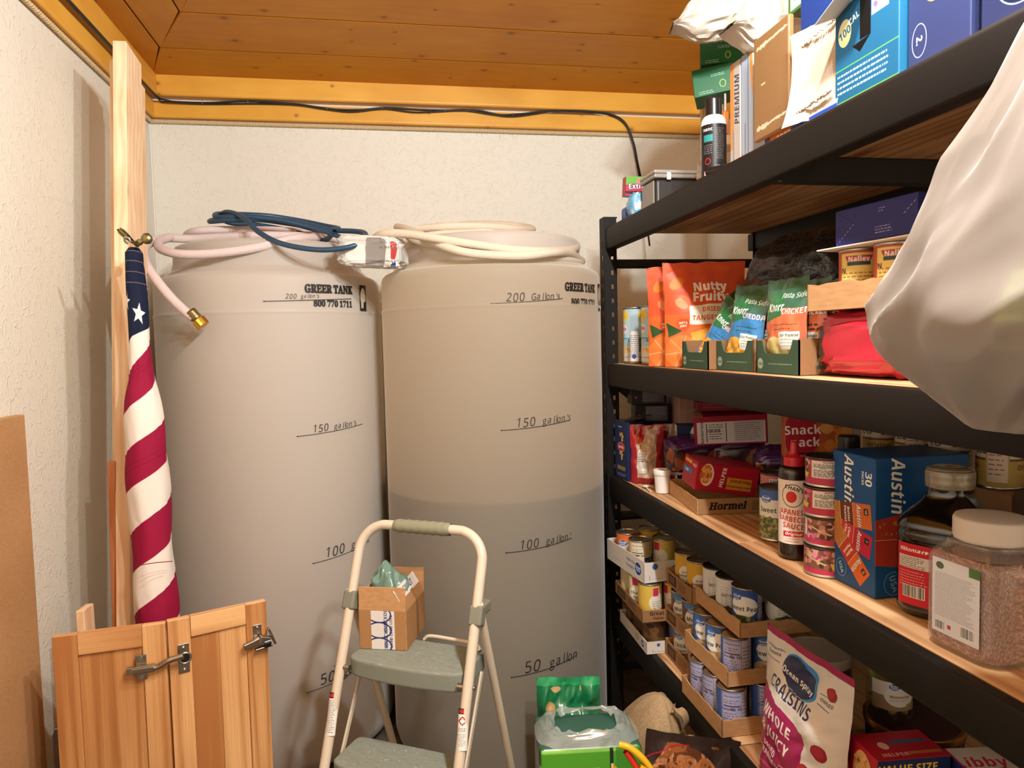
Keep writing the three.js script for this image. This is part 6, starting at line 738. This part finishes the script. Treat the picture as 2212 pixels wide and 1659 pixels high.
bag('cranberry_bag', 'big white and magenta dried cranberry bag leaning on the shelf front', 'bag', .27, .33, .085, (g, w, h) => { fill(g, w, h, '#d8cfc4'); rect(g, -4, -4, w + 8, h * .055, '#9a1548'); lines(g, w * .03, h * .13, w * .2, 1, 5, '#2c4a7a', 3); rect(g, w * .05, h * .12, w * .2, 3, '#2c4a7a'); rect(g, w * .04, h * .2, w * .18, 3, '#2c4a7a'); text(g, 'FARMER', w * .14, h * .16, h * .03, '#333'); rect(g, w * .72, h * .2, w * .14, 3, '#2c4a7a'); rect(g, w * .7, h * .27, w * .14, 3, '#2c4a7a'); text(g, 'OWNED', w * .79, h * .235, h * .03, '#333'); oval(g, w * .475, h * .2, w * .215, h * .12, '#3a86c2', .2); oval(g, w * .455, h * .205, w * .195, h * .106, '#16244c', .2); poly(g, [[w * .5, h * .112], [w * .6, h * .12], [w * .665, h * .17], [w * .67, h * .22], [w * .62, h * .165], [w * .56, h * .145]], '#3a8ac8'); text(g, 'Ocean Spray', w * .45, h * .225, h * .05, '#f2ece0', { rot: .12 }); text(g, 'CRAISINS', w * .42, h * .345, h * .115, '#25305c', { rot: .1, sx: .85, stroke: '#e8e2da', lw: 3 }); poly(g, [[-4, h * .38], [w * .66, h * .5], [w * .68, h * .54], [w * .64, h * 1.02], [-4, h * 1.02]], '#9c1a56'); text(g, 'WHOLE', w * .33, h * .54, h * .105, '#f0e8e0', { rot: .14, sx: .9 }); text(g, '& JUICY', w * .32, h * .665, h * .105, '#f0e8e0', { rot: .14, sx: .9 }); text(g, 'DRIED', w * .25, h * .78, h * .055, '#f0e8e0', { rot: .14 }); text(g, 'CRANBERRIES', w * .3, h * .85, h * .062, '#f0e8e0', { rot: .14, sx: .85 }); rect(g, w * .42, h * .81, w * .18, 4, '#d8a0bc'); lines(g, w * .05, h * .92, w * .5, 2, 8, '#d8a0bc', 3);
  for (const [x, y, r] of [[.82, .17, .05], [.82, .55, .065], [.7, .72, .05], [.88, .74, .055], [.86, .92, .06], [.74, .98, .05]]) { oval(g, w * x, h * y, w * r, w * r, '#8f1f2a'); oval(g, w * (x - .01), h * (y - .008), w * r * .72, w * r * .72, '#a02a34'); } oval(g, w * .78, h * .86, w * .05, h * .07, '#4a6a3a', .3); }, { ppm: 2000, seed: 61, gusset: .9, wr: .01, seal: .16 }, [.868, y4, -1.375], TA + .12, [-.02, -.05]);
{ const t = thing('dark_canister', 'dark canister with a copper rim carrying the olive jar', 'canister', [1.115, y4, -1.335]); mesh('canister_body', lathe([[0, 0], [.095, 0], [.095, .15]], 48), S(0x2a1214, .35), t); mesh('rim', lathe([[.095, .148], [.1, .15], [.1, .163], [.096, .166], [.09, .163]], 48), S(0xa87a44, .35, { metalness: .9 }), t); mesh('lid', lathe([[0, .162], [.09, .162]], 40), S(0x3a1a20, .35), t); }
{ const t = thing('olive_jar', 'glass jar of green olives standing on the dark canister', 'jar', [1.075, y4 + .166, -1.36]); mesh('glass', lathe([[0, .003], [.04, .003], [.045, .006], [.047, .014], [.047, .098], [.043, .11], [.038, .115], [.038, .122]], 40), M.glass, t); const r = rng(8), ol = []; for (let i = 0; i < 130; i++) { const a = r() * 6.283, q = .037 * Math.sqrt(r()), y = .015 + .088 * (i / 130); ol.push(at(new THREE.SphereGeometry(.0092, 10, 8).scale(1, .85, 1.15), Math.cos(a) * q, y, Math.sin(a) * q, r() * 3, r() * 3, 0)); } const o = mesh('olives', join(ol), S(0x7a7430, .35), t); o.userData = { kind: 'stuff' }; mesh('lid', lathe([[.039, .116], [.041, .118], [.041, .132], [.038, .135], [0, .135]], 36), S(0x5a4a3a, .4), t); const c = lab(260, 170, (g, w, h) => { fill(g, w, h, '#8a7658'); rect(g, 0, 0, w, h * .5, '#cfc6be'); oval(g, w * .62, h * .5, w * .34, h * .36, '#d8d2ca'); gv(g, w * .5, h * .16, w * .13); text(g, 'Manzanilla', w * .62, h * .5, h * .13, '#5a2a24'); lines(g, w * .4, h * .6, w * .44, 2, 9, '#5a4a40', 2); oval(g, w * .82, h * .84, 18, 16, '#9a8a4a'); }); const g = new THREE.CylinderGeometry(.0474, .0474, .062, 24, 1, true, -1.0, 2.0); g.translate(0, .058, 0); mesh('label', toCell(g, c), printMat(c, 'paper'), t).rotation.y = -.45; }
box('dinner_box', 'red value size dinner box standing at the bottom right of the picture', 'box', .15, .19, .095, { col: '#a8182c', front: (g, w, h) => { rect(g, 0, h * .0, w, h * .2, '#1c2450'); text(g, 'VALUE SIZE', w * .42, h * .1, h * .12, '#d8b83a'); oval(g, w * .3, h * .5, w * .2, h * .2, '#c98a4a'); }, side: (g, w, h) => { oval(g, w * .5, h * .34, w * .36, h * .3, '#d8a868'); blobs(g, w * .2, h * .1, w * .6, h * .46, 30, ['#c98a4a', '#e0b87a', '#8a4a24'], 4, 8); }, top: (g, w, h) => { rect(g, w * .4, h * .34, w * .5, h * .12, '#3a5a7a'); text(g, 'HELPER', w * .32, h * .82, h * .16, '#d8b0a8'); oval(g, w * .28, h * .5, 14, 18, '#d8b0a8'); rect(g, w * .5, h * .75, w * .46, h * .1, '#a8683a'); } }, [.978, y4, -1.21], -.08);
box('soup_box', 'blue and red box lying at the bottom right corner of the picture', 'box', .15, .18, .1, { col: '#1f2760', top: (g, w, h) => { rect(g, 0, 0, w * .7, h, '#c9bdb4'); text(g, "Libby's", w * .36, h * .5, h * .4, '#b5283a', { st: 'italic bold' }); rect(g, 0, 0, 6, h, '#b5283a'); }, front: (g, w, h) => { rect(g, 0, 0, w * .6, h * .3, '#b5283a'); } }, [1.13, y4, -1.135], -.15);
// ================= floor pile =================
{ const c = lab(420, 420, (g, w, h) => { fill(g, w, h, '#17784a'); rect(g, -4, -4, w + 8, h * .2, '#2a9a5c'); rect(g, -4, h * .7, w + 8, h * .3, '#2a5a34'); for (const x of [.1, .6, .9]) oval(g, w * x, h * .5, 20, 26, '#c9a06a'); blobs(g, 0, 0, w, h, 14, ['#1f8a54', '#14683e'], 20, 50); });
  bag('green_bag', 'crumpled bright green plastic bag standing before the right tank', 'bag', .19, .43, .13, (g, w, h) => { fill(g, w, h, '#17784a'); rect(g, -4, -4, w + 8, h * .07, '#33a468'); rect(g, -4, h * .3, w + 8, h * .7, '#1f5e38'); oval(g, w * .2, h * .2, w * .08, h * .035, '#c9a06a'); oval(g, w * .3, h * .08, w * .08, h * .02, '#d8b07a'); }, { ppm: 700, seed: 71, wr: .03, gusset: 1, seal: .1 }, [.51, .003, -2.02], -.2, [0, 0]); }
{ const t = thing('wrapped_pack', 'green and white film wrapped pack with torn clear top on the floor', 'package', [.478, .003, -1.715], -.12); const c = carton(.255, .44, .165, { col: '#4fa02a', r: .012, ppm: 900, fin: 'film', front: (g, w, h) => { rect(g, 0, 0, w, h * .03, '#8acb5a'); rect(g, w * .68, 0, 8, h, '#15301c'); rect(g, w * .74, 0, w * .26, h, '#3f8a2a'); rect(g, w * .28, h * .12, w * .3, h * .3, '#b89a8a'); rect(g, w * .69, h * .1, 6, h * .12, '#d8cfa0'); }, side: (g, w, h) => { fill(g, w, h, '#1d5a38'); blobs(g, 0, h * .05, w, h * .3, 16, ['#7a3a4a', '#2a2a2a', '#a8b8a8'], 8, 20); bars(g, w * .3, h * .12, w * .5, h * .2); }, top: (g, w, h) => fill(g, w, h, '#2f5a4c') }, 900); mesh('pack_body', at(c.geo, 0, .22, 0), c.mat, t);
  const film = surf(44, 14, (u, v) => { const a = u * 6.283, f = (x) => Math.sign(x) * Math.pow(Math.abs(x), .6), k = lerp(1.02, .62, v); return [f(Math.cos(a)) * .129 * k, .438 + .028 * Math.sin(v * 2.2) + .012 * N3(Math.cos(a) * 2, v * 3, Math.sin(a) * 2) * v, -f(Math.sin(a)) * .084 * k]; }, true); mesh('torn_film', film, P({ color: 0xdfe8e2, roughness: .1, transmission: .7, thickness: 0, side: 2, clearcoat: 1, clearcoatRoughness: .05 }), t); }
bag('pretzel_bag', 'clear fronted pretzel bag with black edges at the bottom of the picture', 'bag', .23, .46, .1, (g, w, h) => { fill(g, w, h, '#2a1d1a'); g.save(); g.beginPath(); g.moveTo(w * .22, h * .05); g.quadraticCurveTo(w * .8, h * .02, w * .95, h * .4); g.lineTo(w * .93, h); g.lineTo(w * .1, h); g.lineTo(w * .06, h * .2); g.closePath(); g.clip(); rect(g, 0, 0, w, h, '#5a3018'); const r = rng(3); for (let i = 0; i < 130; i++) { const x = w * r(), y = h * r(), a = r() * 6; g.save(); g.translate(x, y); g.rotate(a); g.scale(1.5, 1.5); g.strokeStyle = ['#a8683a', '#8f5229', '#bd8050'][i % 3]; g.lineWidth = 6.5; g.beginPath(); g.ellipse(-8, 0, 10, 9, 0, 0, 7); g.ellipse(9, 0, 10, 9, 0, 0, 7); g.moveTo(14, 10); g.arc(0, 8, 14, .1, 3.0); g.stroke(); g.strokeStyle = '#c9986a'; g.lineWidth = 1.6; g.beginPath(); g.ellipse(-8, -1.5, 10, 9, 0, 3.4, 5.8); g.stroke(); g.restore(); } g.restore(); g.strokeStyle = '#a8182c'; g.lineWidth = 4; g.beginPath(); g.moveTo(0, h * .16); g.quadraticCurveTo(w * .2, h * .06, w * .46, h * .05); g.stroke(); }, { ppm: 1300, seed: 81, wr: .012, gusset: 1 }, [.665, .003, -1.60], -.25, [-.03, -.12]);
{ const t = thing('grabber_tool', 'yellow and red plastic handled tool tucked before the pretzel bag', 'tool', [.548, .455, -1.515], -.3); const y = S(0xe0ae1c, .35), r = S(0xc8321f, .35); mesh('handle', tube([[-.045, .05, 0], [-.02, .045, .004], [.01, .02, .006], [.035, -.02, .004], [.05, -.07, 0]], .008, { n: 40, k: 10 }), y, t); mesh('handle', tube([[-.06, .0, .012], [-.045, -.02, .014], [-.02, -.026, .016], [.0, -.02, .014], [.012, .01, .01]], .008, { n: 40, k: 10 }), y, t); mesh('jaw', tube([[-.03, .035, .0], [-.005, -.005, .0], [.02, -.06, 0], [.03, -.12, 0]], .0075, { n: 30, k: 10 }), r, t); mesh('shaft', rod([.02, -.05, 0], [.05, -.42, .02], .006), M.steel, t); }
{ // burlap sack slumped against the rack
  const t = thing('burlap_sack', 'slumped burlap sack with strap handles against the rack foot', 'sack'); const g = surf(60, 40, (u, v) => { const a = u * 6.283, y = Math.pow(v, .9) * .43, k = Math.pow(1 - Math.pow(v, 3), .6), n = 1 + .16 * N3(Math.cos(a) * 1.3, v * 1.6, Math.sin(a) * 1.3 + 4) + .05 * Math.sin(a * 5 + v * 4) * v; return [.69 + Math.cos(a) * .10 * k * n + .05 * v, y + .004, -1.92 - Math.sin(a) * .17 * k * n + .06 * v]; }, true); { const u = g.attributes.uv; for (let i = 0; i < u.count; i++) u.setXY(i, u.getX(i) * 3, u.getY(i) * 2.2); } mesh('sack_body', g, M.burlap, t);
  const strap = (pts) => { const c = new THREE.CatmullRomCurve3(pts.map((p) => V(...p))); const s = surf(4, 30, (u, v) => { const p = c.getPoint(v), q = c.getTangent(v), n = new THREE.Vector3().crossVectors(q, V(.5, .2, .8)).normalize(); p.addScaledVector(n, (u - .5) * .028); return [p.x, p.y, p.z]; }); { const u = s.attributes.uv; for (let i = 0; i < u.count; i++) u.setXY(i, u.getX(i) * .2, u.getY(i) * .8); } mesh('strap', s, M.burlap, t); };
  strap([[.752, .40, -1.83], [.758, .425, -1.795], [.772, .418, -1.775], [.78, .385, -1.775], [.775, .355, -1.80]]); strap([[.76, .36, -1.84], [.79, .33, -1.80], [.80, .345, -1.76], [.805, .32, -1.735], [.80, .27, -1.74]]); }
single('floor_crate', 'brown carton on the floor under the lowest shelf', 'carton', at(rbox(.3, .24, .5, .004), 0, .12, 0), M.card, [1.15, .003, -2.05]);
renderer.render(scene, camera);
